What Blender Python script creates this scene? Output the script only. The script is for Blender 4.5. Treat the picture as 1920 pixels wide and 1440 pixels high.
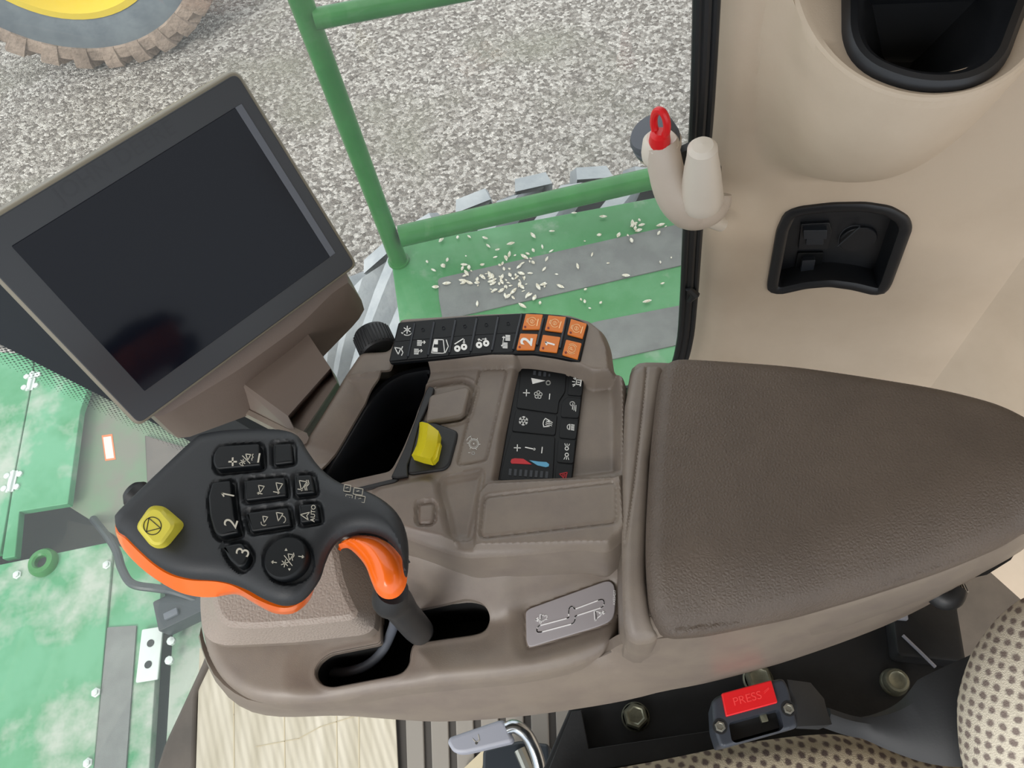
import bpy, math, random
import numpy as np
from mathutils import Vector
from mathutils.geometry import tessellate_polygon
random.seed(7); rng=np.random.default_rng(7)
for o in list(bpy.data.objects): bpy.data.objects.remove(o,do_unlink=True)
SC=bpy.context.scene; COL=SC.collection
# ------------------------------------------------------------ camera
F=1440.;CX,CY=960.,720.
_d=np.array([190.,-840.,-1440.]);_d/=np.linalg.norm(_d)
_Z=-_d;_X=np.array([_Z[1],-_Z[0],0]);_X/=np.linalg.norm(_X);_Y=np.cross(_Z,_X)
RM=np.array([_X,_Y,_Z]);CAM=np.array([0,0,1.30])
cd=bpy.data.cameras.new('camera');cam=bpy.data.objects.new('camera',cd);COL.objects.link(cam);SC.camera=cam
from mathutils import Matrix
cam.matrix_world=Matrix([list(RM[0])+[CAM[0]],list(RM[1])+[CAM[1]],list(RM[2])+[CAM[2]],[0,0,0,1]])
cd.sensor_fit='HORIZONTAL';cd.sensor_width=36.;cd.lens=F/1920*36;cd.clip_start=.02;cd.clip_end=200
# ------------------------------------------------------------ world, light, exposure
w=bpy.data.worlds.new('overcast');SC.world=w;w.use_nodes=True;nt=w.node_tree
bg=nt.nodes['Background']
tc=nt.nodes.new('ShaderNodeTexCoord');sp=nt.nodes.new('ShaderNodeSeparateXYZ');cr=nt.nodes.new('ShaderNodeValToRGB')
nt.links.new(tc.outputs['Generated'],sp.inputs[0]);nt.links.new(sp.outputs['Z'],cr.inputs[0])
cr.color_ramp.elements[0].position=0.;cr.color_ramp.elements[0].color=(.75,.80,.86,1)
cr.color_ramp.elements[1].position=1.;cr.color_ramp.elements[1].color=(1,1,1,1)
nt.links.new(cr.outputs[0],bg.inputs[0]);bg.inputs[1].default_value=1.35
sd_=bpy.data.lights.new('sun','SUN');sun=bpy.data.objects.new('sun',sd_);COL.objects.link(sun)
sd_.energy=2.2;sd_.angle=math.radians(25);sd_.color=(1,.97,.93)
sun.rotation_euler=Vector((.45,.75,-.75)).to_track_quat('-Z','Y').to_euler()
SC.view_settings.view_transform='Standard';SC.view_settings.look='None';SC.view_settings.gamma=1
SC.view_settings.exposure=.35;SC.view_settings.use_curve_mapping=False
# ------------------------------------------------------------ pixel rays onto real planes
def ray(px,py): return RM@np.array([(px-CX)/F,(CY-py)/F,-1.])
def P(px,py,z):
    d=ray(px,py);return CAM+d*(z-CAM[2])/d[2]
def PY(px,py,Y):
    d=ray(px,py);return CAM+d*(Y-CAM[1])/d[1]
def PP(px,py,pl):
    d=ray(px,py);p0,n=pl;return CAM+d*(np.dot(p0-CAM,n)/np.dot(d,n))
def HZ(z): return (np.array([0,0,z]),np.array([0,0,1.]))
def norm(v): v=np.asarray(v,float);return v/np.linalg.norm(v)
def rnd(pts,r,closed=True,seg=6):
    pts=[np.array(p,float) for p in pts];n=len(pts);out=[]
    for i,p in enumerate(pts):
        if not closed and i in(0,n-1): out.append(p);continue
        a=pts[i-1];b=pts[(i+1)%n];la=np.linalg.norm(a-p);lb=np.linalg.norm(b-p)
        rr=min(r,la*.48,lb*.48)
        if rr<1e-7: out.append(p);continue
        s=p+(a-p)/la*rr;e=p+(b-p)/lb*rr
        for k in range(seg+1):
            t=k/seg;out.append((1-t)**2*s+2*t*(1-t)*p+t*t*e)
    return np.array(out)
def smooth(pts,closed=True,sub=5):
    pts=[np.array(p,float) for p in pts];n=len(pts);out=[]
    rngi=range(n) if closed else range(n-1)
    for i in rngi:
        if closed: p0,p1,p2,p3=pts[i-1],pts[i],pts[(i+1)%n],pts[(i+2)%n]
        else: p0=pts[max(i-1,0)];p1=pts[i];p2=pts[i+1];p3=pts[min(i+2,n-1)]
        for k in range(sub):
            t=k/sub;out.append(.5*((2*p1)+(-p0+p2)*t+(2*p0-5*p1+4*p2-p3)*t*t+(-p0+3*p1-3*p2+p3)*t**3))
    if not closed: out.append(pts[-1])
    return np.array(out)
def W(pts,z,r=0.):      # pixel outline -> plan outline at height z
    q=np.array([P(x,y,z)[:2] for x,y in pts])
    return rnd(q,r) if r>0 else q
def zoomer(ox,oy,s): return lambda L:[(ox+x*s,oy+y*s) for x,y in L]
Z1=zoomer(340,980,.323);Z2=zoomer(720,640,.20833);Z3=zoomer(720,570,.22917);Z4=zoomer(920,1060,.14583)
Z6=zoomer(200,780,.3125);Z7=zoomer(560,560,.35417);Z8=zoomer(0,600,.5833);Z5=zoomer(1400,350,.17708)
Z9=zoomer(1360,1000,.3055);ZA=zoomer(1160,150,.20833);ZB=zoomer(1000,1100,.29167)
def resample(q,n):
    q=np.asarray(q,float);q2=np.vstack([q,q[:1]]);d=np.r_[0,np.cumsum(np.linalg.norm(np.diff(q2,axis=0),axis=1))]
    t=np.linspace(0,d[-1],n,endpoint=False);return np.stack([np.interp(t,d,q2[:,k]) for k in range(q.shape[1])],1)
def area(q):
    x,y=q[:,0],q[:,1];return .5*np.sum(x*np.roll(y,-1)-y*np.roll(x,-1))
def offset(q,d):        # positive = outward
    q=np.asarray(q,float);s=1 if area(q)>0 else -1;n=len(q);out=[]
    for i in range(n):
        a=q[i]-q[i-1];b=q[(i+1)%n]-q[i]
        na=np.array([a[1],-a[0]])/(np.linalg.norm(a)+1e-12);nb=np.array([b[1],-b[0]])/(np.linalg.norm(b)+1e-12)
        m=na+nb;l=np.linalg.norm(m)
        if l<1e-6: m=na;l=1
        m=m/l;c=max(.5,float(np.dot(m,na)));out.append(q[i]+s*m*d/c)
    return np.array(out)
def sdf(X,Y,poly):      # signed distance (neg inside), nearest point, edge normal
    X=np.asarray(X,float).ravel();Y=np.asarray(Y,float).ravel();n=len(X)
    best=np.full(n,1e9);bx=np.zeros(n);by=np.zeros(n);bi=np.zeros(n,int);ins=np.zeros(n,bool);m=len(poly)
    for i in range(m):
        ax,ay=poly[i-1];cx,cy=poly[i];ex,ey=cx-ax,cy-ay;l2=ex*ex+ey*ey
        if l2<1e-16: continue
        t=np.clip(((X-ax)*ex+(Y-ay)*ey)/l2,0,1);qx=ax+t*ex;qy=ay+t*ey;d=(X-qx)**2+(Y-qy)**2
        k=d<best;best[k]=d[k];bx[k]=qx[k];by[k]=qy[k];bi[k]=i
        if ey!=0:
            c=((ay>Y)!=(cy>Y))&(X<ex*(Y-ay)/ey+ax);ins^=c
    s=np.sqrt(best);s[ins]*=-1
    sg=1 if area(np.asarray(poly))>0 else -1
    e=np.asarray(poly)-np.roll(poly,1,axis=0);l=np.linalg.norm(e,axis=1)+1e-12
    nn=sg*np.stack([e[:,1]/l,-e[:,0]/l],1)[bi]
    return s,bx,by,nn
def SD(X,Y,poly): return sdf(X,Y,poly)[0]
def S(sd,wd,c=0.):      # 1 inside, 0 outside, soft over wd centred at offset c
    t=np.clip(.5-(sd-c)/wd,0,1);return t*t*(3-2*t)
def fil(sd,r):
    t=np.clip((r+sd)/r,0,1);return r*(1-np.sqrt(np.maximum(0,1-t*t)))
def groove(sd,wd): return np.exp(-(sd/wd)**2)
def dline(X,Y,pts):
    best=np.full(X.shape,1e9)
    for i in range(len(pts)-1):
        ax,ay=pts[i][:2];cx,cy=pts[i+1][:2];ex,ey=cx-ax,cy-ay
        t=np.clip(((X-ax)*ex+(Y-ay)*ey)/(ex*ex+ey*ey),0,1);best=np.minimum(best,np.hypot(X-ax-t*ex,Y-ay-t*ey))
    return best
# ------------------------------------------------------------ objects
LOC={}
def tag(o,label=None,cat=None,group=None,kind=None):
    if label:o['label']=label
    if cat:o['category']=cat
    if group:o['group']=group
    if kind:o['kind']=kind
    return o
def thing(name,label,cat,loc=(0,0,0),group=None,kind=None):
    o=bpy.data.objects.new(name,None);COL.objects.link(o);o.location=loc;LOC[o.name]=np.array(loc,float);o.empty_display_size=.02
    return tag(o,label,cat,group,kind)
class MB:
    def __init__(s): s.v=[];s.f=[];s.m=[];s.sm=[];s.mats=[]
    def mi(s,mat):
        if mat not in s.mats: s.mats.append(mat)
        return s.mats.index(mat)
    def add(s,vs,fs,mat,sm=True):
        b=len(s.v);s.v.extend([tuple(map(float,p)) for p in vs]);k=s.mi(mat)
        for f in fs: s.f.append(tuple(b+i for i in f));s.m.append(k);s.sm.append(sm)
        return s
    def build(s,name,parent=None,mat=None,auto=35,loc=None):
        me=bpy.data.meshes.new(name);o=bpy.data.objects.new(name,me)
        L=np.zeros(3)
        if parent is not None: L=LOC[parent.name]
        elif loc is not None: L=np.array(loc,float);o.location=loc
        V=[(a-L[0],b-L[1],c-L[2]) for a,b,c in s.v]
        me.from_pydata(V,[],s.f)
        for m in s.mats: me.materials.append(MAT[m])
        me.polygons.foreach_set('material_index',s.m);me.polygons.foreach_set('use_smooth',s.sm)
        me.validate();me.update()
        if auto is not None:
            try: me.set_sharp_from_angle(angle=math.radians(auto))
            except Exception: pass
        COL.objects.link(o);LOC[o.name]=L
        if parent is not None:o.parent=parent
        return o
    def box(s,a,b,mat,frame=None,bev=0):
        a=np.array(a,float);b=np.array(b,float)
        if bev>0:
            q=rnd([(a[0],a[1]),(b[0],a[1]),(b[0],b[1]),(a[0],b[1])],bev)
            rings=[(offset(q,-bev*.6),a[2]),(q,a[2]+bev*.6),(q,b[2]-bev*.6),(offset(q,-bev*.18),b[2]-bev*.18),(offset(q,-bev*.6),b[2])]
            vv=[];n=len(q)
            for r,z in rings: vv+= [(x,y,z) for x,y in r]
            ff=[(i*n+j,i*n+(j+1)%n,(i+1)*n+(j+1)%n,(i+1)*n+j) for i in range(len(rings)-1) for j in range(n)]
            ff+=[tuple(range(n-1,-1,-1)),tuple((len(rings)-1)*n+j for j in range(n))]
        else:
            vv=[(x,y,z) for z in(a[2],b[2]) for y in(a[1],b[1]) for x in(a[0],b[0])]
            ff=[(0,2,3,1),(4,5,7,6),(0,1,5,4),(2,6,7,3),(0,4,6,2),(1,3,7,5)]
        if frame is not None:
            o,u,v,n_=frame;vv=[o+u*x+v*y+n_*z for x,y,z in vv]
        return s.add(vv,ff,mat,bev>0)
    def loft(s,rings,mat,cap0=True,cap1=True,sm=True,closed=True):
        n=len(rings[0]);vv=[p for r in rings for p in r];m=len(rings);rj=n if closed else n-1
        ff=[(i*n+j,i*n+(j+1)%n,(i+1)*n+(j+1)%n,(i+1)*n+j) for i in range(m-1) for j in range(rj)]
        s.add(vv,ff,mat,sm)
        def cap(r,rev):
            r=[Vector(p) for p in r];t=tessellate_polygon([r]);s.add(r,[tuple(reversed(k)) if rev else tuple(k) for k in t],mat,False)
        if cap0:cap(rings[0],True)
        if cap1:cap(rings[-1],False)
        return s
    def prism(s,q,pl,z0,z1,mat,bev=0.,sm=True):
        """q = plan outline in a plane frame (o,u,v,n); from z0 to z1 along n, rounded top edge"""
        o,u,v,n_=pl;L=[]
        if area(np.asarray(q))<0:q=np.asarray(q)[::-1]
        prof=[(0,z0)]
        if bev>0:
            for k in range(5):
                a=k/4*math.pi/2;prof.append((-bev*(1-math.cos(a)),z1-bev+bev*math.sin(a)))
        else: prof.append((0,z1))
        for d,z in prof:
            r=offset(q,d) if d else q;L.append([o+u*x+v*y+n_*z for x,y in r])
        return s.loft(L,mat,True,True,sm)
    def tube(s,pts,r,mat,n=14,cap=True,sm=True,closed=False):
        pts=[np.array(p,float) for p in pts];m=len(pts)
        rr=[r]*m if np.isscalar(r) else list(r);rings=[];ref=None
        for i,p in enumerate(pts):
            if closed: t=norm(pts[(i+1)%m]-pts[i-1])
            else: t=norm(pts[min(i+1,m-1)]-pts[max(i-1,0)])
            if ref is None:
                ref=np.array([0,0,1.]) if abs(t[2])<.9 else np.array([1.,0,0])
            b=norm(np.cross(t,ref));ref=norm(np.cross(b,t))
            rings.append([p+rr[i]*(math.cos(a)*b+math.sin(a)*ref) for a in np.linspace(0,2*math.pi,n,endpoint=False)])
        if closed: rings.append(rings[0]);cap=False
        return s.loft(rings,mat,cap,cap,sm)
    def lathe(s,o,ax,prof,mat,n=32,cap=False,a0=0.):
        ax=norm(ax);b=norm(np.cross(ax,[0,0,1.] if abs(ax[2])<.9 else [1.,0,0]));c=np.cross(ax,b)
        rings=[[o+ax*h+r*(math.cos(a)*b+math.sin(a)*c) for a in np.linspace(0,2*math.pi,n,endpoint=False)+a0] for r,h in prof]
        return s.loft(rings,mat,cap,cap)
    def strip(s,pts,wd,h,nrm,mat):    # raised line of width wd on a plane
        nrm=np.array(nrm);pts=[np.array(p) for p in pts]
        for a,b in zip(pts[:-1],pts[1:]):
            l=np.linalg.norm(b-a)
            if l<1e-7: continue
            t=(b-a)/l;c=np.cross(nrm,t)*wd/2;e=t*wd*.25
            q=[a-e-c,b+e-c,b+e+c,a-e+c]
            s.add([p+nrm*.00002 for p in q]+[p+nrm*h for p in q],[(4,5,6,7),(0,1,5,4),(1,2,6,5),(2,3,7,6),(3,0,4,7)],mat,False)
        return s
    def face(s,pts,h,nrm,mat):        # raised filled patch
        nrm=np.array(nrm);q=[Vector(np.array(p)+nrm*h) for p in pts];n=len(q)
        a=sum(np.cross(np.array(q[i]),np.array(q[(i+1)%n])) for i in range(n))
        if np.dot(a,nrm)<0:q=q[::-1]
        t=tessellate_polygon([q]);s.add(q,[tuple(k) for k in t],mat,False)
        lo=[np.array(p)-nrm*h for p in q];s.add(lo+q,[(i,(i+1)%n,n+(i+1)%n,n+i) for i in range(n)],mat,False);return s
def hf(mb,outer,holes,zf,res,mat,skirt=None,hskirt=None,frame=None,ztop=None):
    outer=np.asarray(outer);lo=outer.min(0)-res;hi=outer.max(0)+res
    xs=np.arange(lo[0],hi[0]+res,res);ys=np.arange(lo[1],hi[1]+res,res);GX,GY=np.meshgrid(xs,ys);nx,ny=len(xs),len(ys)
    cxx=(GX[:-1,:-1]+res/2).ravel();cyy=(GY[:-1,:-1]+res/2).ravel()
    keep=SD(cxx,cyy,outer)<0
    for h in holes: keep&=SD(cxx,cyy,h)>0
    idx=np.nonzero(keep)[0];r=idx//(nx-1);c=idx%(nx-1);a=r*nx+c
    quads=np.stack([a,a+1,a+nx+1,a+nx],1)
    ed={}
    E=np.concatenate([quads[:,[0,1]],quads[:,[1,2]],quads[:,[2,3]],quads[:,[3,0]]])
    key=np.sort(E,1);kk=key[:,0].astype(np.int64)*(nx*ny)+key[:,1]
    u,first,cnt=np.unique(kk,return_index=True,return_counts=True);BE=E[first[cnt==1]]
    X=GX.ravel().copy();Y=GY.ravel().copy();bv=np.unique(BE)
    polys=[outer]+list(holes);bs=np.full(len(bv),1e9);nxv=np.zeros((len(bv),2));tx=X[bv].copy();ty=Y[bv].copy();which=np.zeros(len(bv),int)
    for k,pl in enumerate(polys):
        s_,qx,qy,nn=sdf(X[bv],Y[bv],np.asarray(pl));d=np.abs(s_);m=d<bs;bs[m]=d[m];tx[m]=qx[m];ty[m]=qy[m];nxv[m]=nn[m];which[m]=k
    X[bv]=tx;Y[bv]=ty
    used=np.unique(quads);mp=np.full(nx*ny,-1);mp[used]=np.arange(len(used))
    XX,YY=X[used],Y[used];ZZ=zf(XX,YY)
    T=(lambda x,y,z:np.array([x,y,z])) if frame is None else (lambda x,y,z:frame[0]+frame[1]*x+frame[2]*y+frame[3]*z)
    if frame is None: V=np.stack([XX,YY,ZZ],1)
    else: V=frame[0]+np.outer(XX,frame[1])+np.outer(YY,frame[2])+np.outer(ZZ,frame[3])
    mb.add(V,mp[quads].tolist(),mat,True)
    bmap={int(v):i for i,v in enumerate(bv)}
    for ww,prof in((0,skirt),(1,hskirt)):
        if not prof: continue
        be=[(int(p),int(q)) for p,q in BE if (which[bmap[int(p)]]>0)==(ww==1) and (which[bmap[int(q)]]>0)==(ww==1)]
        vs=sorted({p for e in be for p in e});vi={v:i for i,v in enumerate(vs)};n=len(vs);vv=[]
        base=np.array([[X[v],Y[v],zf(X[v:v+1],Y[v:v+1])[0]] for v in vs])
        nr=np.array([nxv[bmap[v]] for v in vs])
        for off,dz,absz in [(0,0,None)]+list(prof):
            for i in range(n):
                z=base[i,2]+dz if absz is None else absz
                vv.append(T(base[i,0]+nr[i,0]*off,base[i,1]+nr[i,1]*off,z))
        ff=[]
        for k in range(len(prof)):
            for p,q in be:
                ff.append((k*n+vi[q],k*n+vi[p],(k+1)*n+vi[p],(k+1)*n+vi[q]))
        mb.add(vv,ff,mat,True)
    return mb
# ------------------------------------------------------------ materials
MAT={}
def lin(c): return tuple(((x/255+.055)/1.055)**2.4 if x/255>.04045 else x/255/12.92 for x in c)+(1,)
def mat(name,col,rough=.5,metal=0,bump=None,spec=.5,var=None,var2=None,coat=0,emit=None):
    """bump=(kind,scale,strength,dist) ; var=(colour2,scale,lo,hi)"""
    m=bpy.data.materials.new(name);m.use_nodes=True;t=m.node_tree;b=t.nodes['Principled BSDF']
    b.inputs['Base Color'].default_value=lin(col);b.inputs['Roughness'].default_value=rough;b.inputs['Metallic'].default_value=metal
    b.inputs['Specular IOR Level'].default_value=spec;b.inputs['Coat Weight'].default_value=coat
    co=t.nodes.new('ShaderNodeTexCoord');last=None
    for v in (var,var2):
        if not v: continue
        ns=t.nodes.new('ShaderNodeTexNoise');ns.inputs['Scale'].default_value=v[1];ns.inputs['Detail'].default_value=6;ns.inputs['Roughness'].default_value=.62
        t.links.new(co.outputs['Object'],ns.inputs['Vector'])
        r=t.nodes.new('ShaderNodeMapRange');r.inputs[1].default_value=v[2];r.inputs[2].default_value=v[3];t.links.new(ns.outputs['Fac'],r.inputs[0])
        mx=t.nodes.new('ShaderNodeMix');mx.data_type='RGBA';t.links.new(r.outputs[0],mx.inputs[0])
        if last is None: mx.inputs[6].default_value=lin(col)
        else: t.links.new(last,mx.inputs[6])
        mx.inputs[7].default_value=lin(v[0]);last=mx.outputs[2]
    if last is not None: t.links.new(last,b.inputs['Base Color'])
    if bump:
        kind,sc,st,di=bump
        if kind=='noise':
            n=t.nodes.new('ShaderNodeTexNoise');n.inputs['Scale'].default_value=sc;n.inputs['Detail'].default_value=4;o=n.outputs['Fac']
        else:
            n=t.nodes.new('ShaderNodeTexVoronoi');n.inputs['Scale'].default_value=sc;n.feature='F1' if kind=='voro' else 'DISTANCE_TO_EDGE';o=n.outputs['Distance']
        t.links.new(co.outputs['Object'],n.inputs['Vector']);bp=t.nodes.new('ShaderNodeBump');bp.inputs['Strength'].default_value=st;bp.inputs['Distance'].default_value=di
        t.links.new(o,bp.inputs['Height']);t.links.new(bp.outputs[0],b.inputs['Normal'])
    MAT[name]=m;return m
mat('console',(126,115,104),.42,bump=('noise',1400,.25,.0004),var=((116,105,97),30,.4,.7))
mat('console_dark',(110,98,90),.45,bump=('noise',1400,.25,.0004))
mat('pad',(94,82,72),.55,bump=('edge',380,.8,.0009),var=((84,73,64),14,.35,.65))
mat('grain',(146,134,124),.5,bump=('edge',330,.8,.001))
mat('black',(30,31,33),.5,bump=('noise',900,.2,.0003))
mat('black_gloss',(20,22,26),.3)
mat('liner',(26,28,32),.38,bump=('noise',700,.2,.0003))
mat('key',(9,12,15),.45,spec=.3);mat('key2',(40,44,50),.4)
mat('handle_black',(33,35,38),.5,bump=('noise',1200,.3,.0003))
mat('orange',(255,112,22),.28,coat=.3)
mat('orange_key',(214,118,40),.45)
mat('yellow',(232,216,36),.35);mat('yellow_key',(205,192,62),.4)
mat('white',(232,232,228),.5);mat('mark_dim',(178,172,158),.5);mat('mark_orange',(250,205,150),.5);mat('led_red',(120,30,15),.4)
mat('red',(224,30,36),.32);mat('red_line',(250,70,70),.4);mat('icon_red',(190,30,40),.5);mat('icon_blue',(90,160,195),.5);mat('dim_block',(52,56,62),.5)
mat('cream',(216,198,176),.6,bump=('noise',900,.2,.0005),var=((200,181,158),3,.35,.65))
mat('cream_part',(205,192,178),.42);mat('cream_light',(222,212,198),.4)
mat('grey_knob',(86,90,98),.45)
mat('green',(46,124,62),.42,var=((84,146,98),4,.42,.7),var2=((140,158,140),9,.58,.8))
mat('green_rail',(26,108,36),.32,var=((44,122,50),14,.45,.7))
mat('green_pale',(84,152,112),.4,var=((52,132,82),4,.42,.6),var2=((160,170,156),5,.50,.66))
mat('strip_grey',(104,106,104),.8,bump=('noise',500,.5,.001),var=((120,124,120),12,.4,.7))
mat('grey_green',(112,114,100),.7,var=((96,128,96),7,.4,.65))
mat('dark',(22,26,27),.6);mat('void',(8,9,10),.8)
mat('seal',(26,29,32),.45);mat('post',(34,40,46),.4)
mat('tyre',(150,156,160),.85,bump=('noise',60,.5,.004),var=((176,180,182),9,.4,.7))
mat('tyre_dark',(26,28,30),.9,spec=.2)
mat('far_tyre',(84,92,98),.85,var=((104,112,116),4,.4,.7));mat('mud',(150,134,120),.95,var=((120,106,94),6,.4,.65),bump=('noise',25,.8,.02))
mat('rim_yellow',(205,180,50),.5)
mat('metal',(168,168,160),.35,.85);mat('chrome',(190,195,200),.2,1.);mat('bolt',(140,140,122),.4,.7,var=((110,110,95),80,.4,.7))
mat('frame_black',(24,25,27),.55,bump=('noise',300,.3,.0006),var=((34,35,37),25,.45,.75))
mat('buckle',(52,57,66),.45,bump=('noise',900,.2,.0003));mat('sleeve',(40,42,45),.6,bump=('noise',500,.2,.0004))
mat('screen',(10,14,23),.12,spec=.2);mat('bezel',(44,47,51),.4,spec=.5);mat('bezel_edge',(128,122,108),.35,.2);mat('bezel_text',(38,41,45),.35)
mat('lever_grey',(150,152,162),.45);mat('label_plate',(168,163,166),.45);mat('mat_rib',(138,132,124),.6);mat('mat_gap',(70,66,62),.8)
mat('floor_trim',(84,78,72),.6,var=((100,92,84),10,.4,.7));mat('beige_scrap',(190,178,150),.7)
mat('roof',(150,142,132),.9)
mat('galv',(205,214,208),.4,.3);mat('sticker',(214,206,196),.5);mat('sticker_edge',(214,120,70),.5)
mat('husk',(232,230,218),.8,var=((190,180,155),200,.4,.6))
mat('skin_text',(255,255,255),.5)
def nodes_mat(name):
    m=bpy.data.materials.new(name);m.use_nodes=True;MAT[name]=m;return m,m.node_tree,m.node_tree.nodes['Principled BSDF']
def gravel():
    m,t,b=nodes_mat('gravel');b.inputs['Roughness'].default_value=.95;N=t.nodes.new;L=t.links.new
    co=N('ShaderNodeTexCoord');v=N('ShaderNodeTexVoronoi');v.inputs['Scale'].default_value=52;v2=N('ShaderNodeTexVoronoi');v2.inputs['Scale'].default_value=120
    wn=N('ShaderNodeTexNoise');wn.inputs['Scale'].default_value=60
    L(co.outputs['Object'],wn.inputs['Vector'])
    ad=N('ShaderNodeMix');ad.data_type='VECTOR';ad.inputs[0].default_value=.012;L(co.outputs['Object'],ad.inputs[4]);L(wn.outputs['Color'],ad.inputs[5])
    L(ad.outputs[1],v.inputs['Vector']);L(ad.outputs[1],v2.inputs['Vector'])
    big=N('ShaderNodeTexNoise');big.inputs['Scale'].default_value=1.3;big.inputs['Detail'].default_value=3;L(co.outputs['Object'],big.inputs['Vector'])
    r=N('ShaderNodeValToRGB');e=r.color_ramp.elements;e[0].position=.0;e[0].color=lin((124,116,108));e[1].position=1;e[1].color=lin((242,237,229))
    k=r.color_ramp.elements.new(.5);k.color=lin((178,171,163))
    sx=N('ShaderNodeSeparateColor');L(v.outputs['Color'],sx.inputs[0]);L(sx.outputs[0],r.inputs[0])
    gr=N('ShaderNodeMapRange');gr.inputs[1].default_value=.5;gr.inputs[2].default_value=.68;L(big.outputs['Fac'],gr.inputs[0])
    mx=N('ShaderNodeMix');mx.data_type='RGBA';mx.inputs[7].default_value=lin((160,158,140));L(r.outputs[0],mx.inputs[6])
    ml=N('ShaderNodeMath');ml.operation='MULTIPLY';ml.inputs[1].default_value=.6;L(gr.outputs[0],ml.inputs[0]);L(ml.outputs[0],mx.inputs[0])
    L(mx.outputs[2],b.inputs['Base Color'])
    am=N('ShaderNodeMath');am.operation='ADD';L(v.outputs['Distance'],am.inputs[0]);L(v2.outputs['Distance'],am.inputs[1])
    bp=N('ShaderNodeBump');bp.invert=True;bp.inputs['Strength'].default_value=1.;bp.inputs['Distance'].default_value=.03;L(am.outputs[0],bp.inputs['Height']);L(bp.outputs[0],b.inputs['Normal'])
gravel()
def fabric(name,base,dot,sc,rot):
    m,t,b=nodes_mat(name);b.inputs['Roughness'].default_value=.95;N=t.nodes.new;L=t.links.new
    co=N('ShaderNodeTexCoord');mp=N('ShaderNodeMapping');mr=N('ShaderNodeMapping');mr.inputs['Rotation'].default_value=rot;L(co.outputs['Object'],mr.inputs[0]);mp.inputs['Scale'].default_value=(sc,sc,0);L(mr.outputs[0],mp.inputs[0])
    nz=N('ShaderNodeTexNoise');nz.inputs['Scale'].default_value=2.2;L(mp.outputs[0],nz.inputs['Vector'])
    ad=N('ShaderNodeMix');ad.data_type='VECTOR';ad.inputs[0].default_value=.3;L(mp.outputs[0],ad.inputs[4]);L(nz.outputs['Color'],ad.inputs[5])
    v=N('ShaderNodeTexVoronoi');v.inputs['Scale'].default_value=1;v.inputs['Randomness'].default_value=.12;L(ad.outputs[1],v.inputs['Vector'])
    r=N('ShaderNodeMapRange');r.inputs[1].default_value=.42;r.inputs[2].default_value=.24;L(v.outputs['Distance'],r.inputs[0])
    mx=N('ShaderNodeMix');mx.data_type='RGBA';mx.inputs[6].default_value=lin(base);mx.inputs[7].default_value=lin(dot);L(r.outputs[0],mx.inputs[0]);L(mx.outputs[2],b.inputs['Base Color'])
    n2=N('ShaderNodeTexNoise');n2.inputs['Scale'].default_value=900;L(co.outputs['Object'],n2.inputs['Vector'])
    bp=N('ShaderNodeBump');bp.inputs['Strength'].default_value=.7;bp.inputs['Distance'].default_value=.001;L(n2.outputs['Fac'],bp.inputs['Height']);L(bp.outputs[0],b.inputs['Normal'])
fabric('fabric',(176,163,140),(92,78,72),150,(0,0,.6));fabric('fabric_back',(226,217,198),(140,126,118),165,(0,math.radians(40),.6))
def cardboard():
    m,t,b=nodes_mat('cardboard');b.inputs['Roughness'].default_value=.85;N=t.nodes.new;L=t.links.new
    co=N('ShaderNodeTexCoord');mp=N('ShaderNodeMapping');mp.inputs['Rotation'].default_value=(0,0,math.radians(-13));L(co.outputs['Object'],mp.inputs[0])
    wv=N('ShaderNodeTexWave');wv.inputs['Scale'].default_value=26;wv.inputs['Distortion'].default_value=.4;wv.inputs['Detail'].default_value=2;wv.inputs['Detail Scale'].default_value=.4;L(mp.outputs[0],wv.inputs['Vector'])
    st=N('ShaderNodeMapping');st.inputs['Scale'].default_value=(14,1.5,1);st.inputs['Rotation'].default_value=(0,0,math.radians(-13));L(co.outputs['Object'],st.inputs[0])
    nz=N('ShaderNodeTexNoise');nz.inputs['Scale'].default_value=3;nz.inputs['Detail'].default_value=5;L(st.outputs[0],nz.inputs['Vector'])
    r=N('ShaderNodeValToRGB');e=r.color_ramp.elements;e[0].position=.3;e[0].color=lin((176,168,148));e[1].position=.7;e[1].color=lin((206,199,182));L(nz.outputs['Fac'],r.inputs[0])
    L(r.outputs[0],b.inputs['Base Color'])
    bp=N('ShaderNodeBump');bp.inputs['Strength'].default_value=.35;bp.inputs['Distance'].default_value=.002;L(wv.outputs['Fac'],bp.inputs['Height']);L(bp.outputs[0],b.inputs['Normal'])
cardboard()
def glass(name,haze):
    m=bpy.data.materials.new(name);m.use_nodes=True;MAT[name]=m;t=m.node_tree;t.nodes.clear();N=t.nodes.new;L=t.links.new
    out=N('ShaderNodeOutputMaterial');tr=N('ShaderNodeBsdfTransparent');tr.inputs[0].default_value=(.96,.98,.97,1);gl=N('ShaderNodeBsdfGlossy');gl.inputs['Roughness'].default_value=.02
    df=N('ShaderNodeBsdfTranslucent');df.inputs[0].default_value=(.85,.9,.9,1);lw_=N('ShaderNodeLayerWeight');lw_.inputs[0].default_value=.5;pw=N('ShaderNodeMath');pw.operation='POWER';pw.inputs[1].default_value=5;L(lw_.outputs['Facing'],pw.inputs[0]);fr=N('ShaderNodeMath');fr.operation='MULTIPLY_ADD';fr.inputs[1].default_value=.9;fr.inputs[2].default_value=.04;L(pw.outputs[0],fr.inputs[0])
    a=N('ShaderNodeMixShader');a.inputs[0].default_value=haze;L(tr.outputs[0],a.inputs[1]);L(df.outputs[0],a.inputs[2])
    c=N('ShaderNodeMixShader');L(fr.outputs[0],c.inputs[0]);L(a.outputs[0],c.inputs[1]);L(gl.outputs[0],c.inputs[2]);L(c.outputs[0],out.inputs[0])
glass('glass',.06);glass('glass_front',.13)
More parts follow.
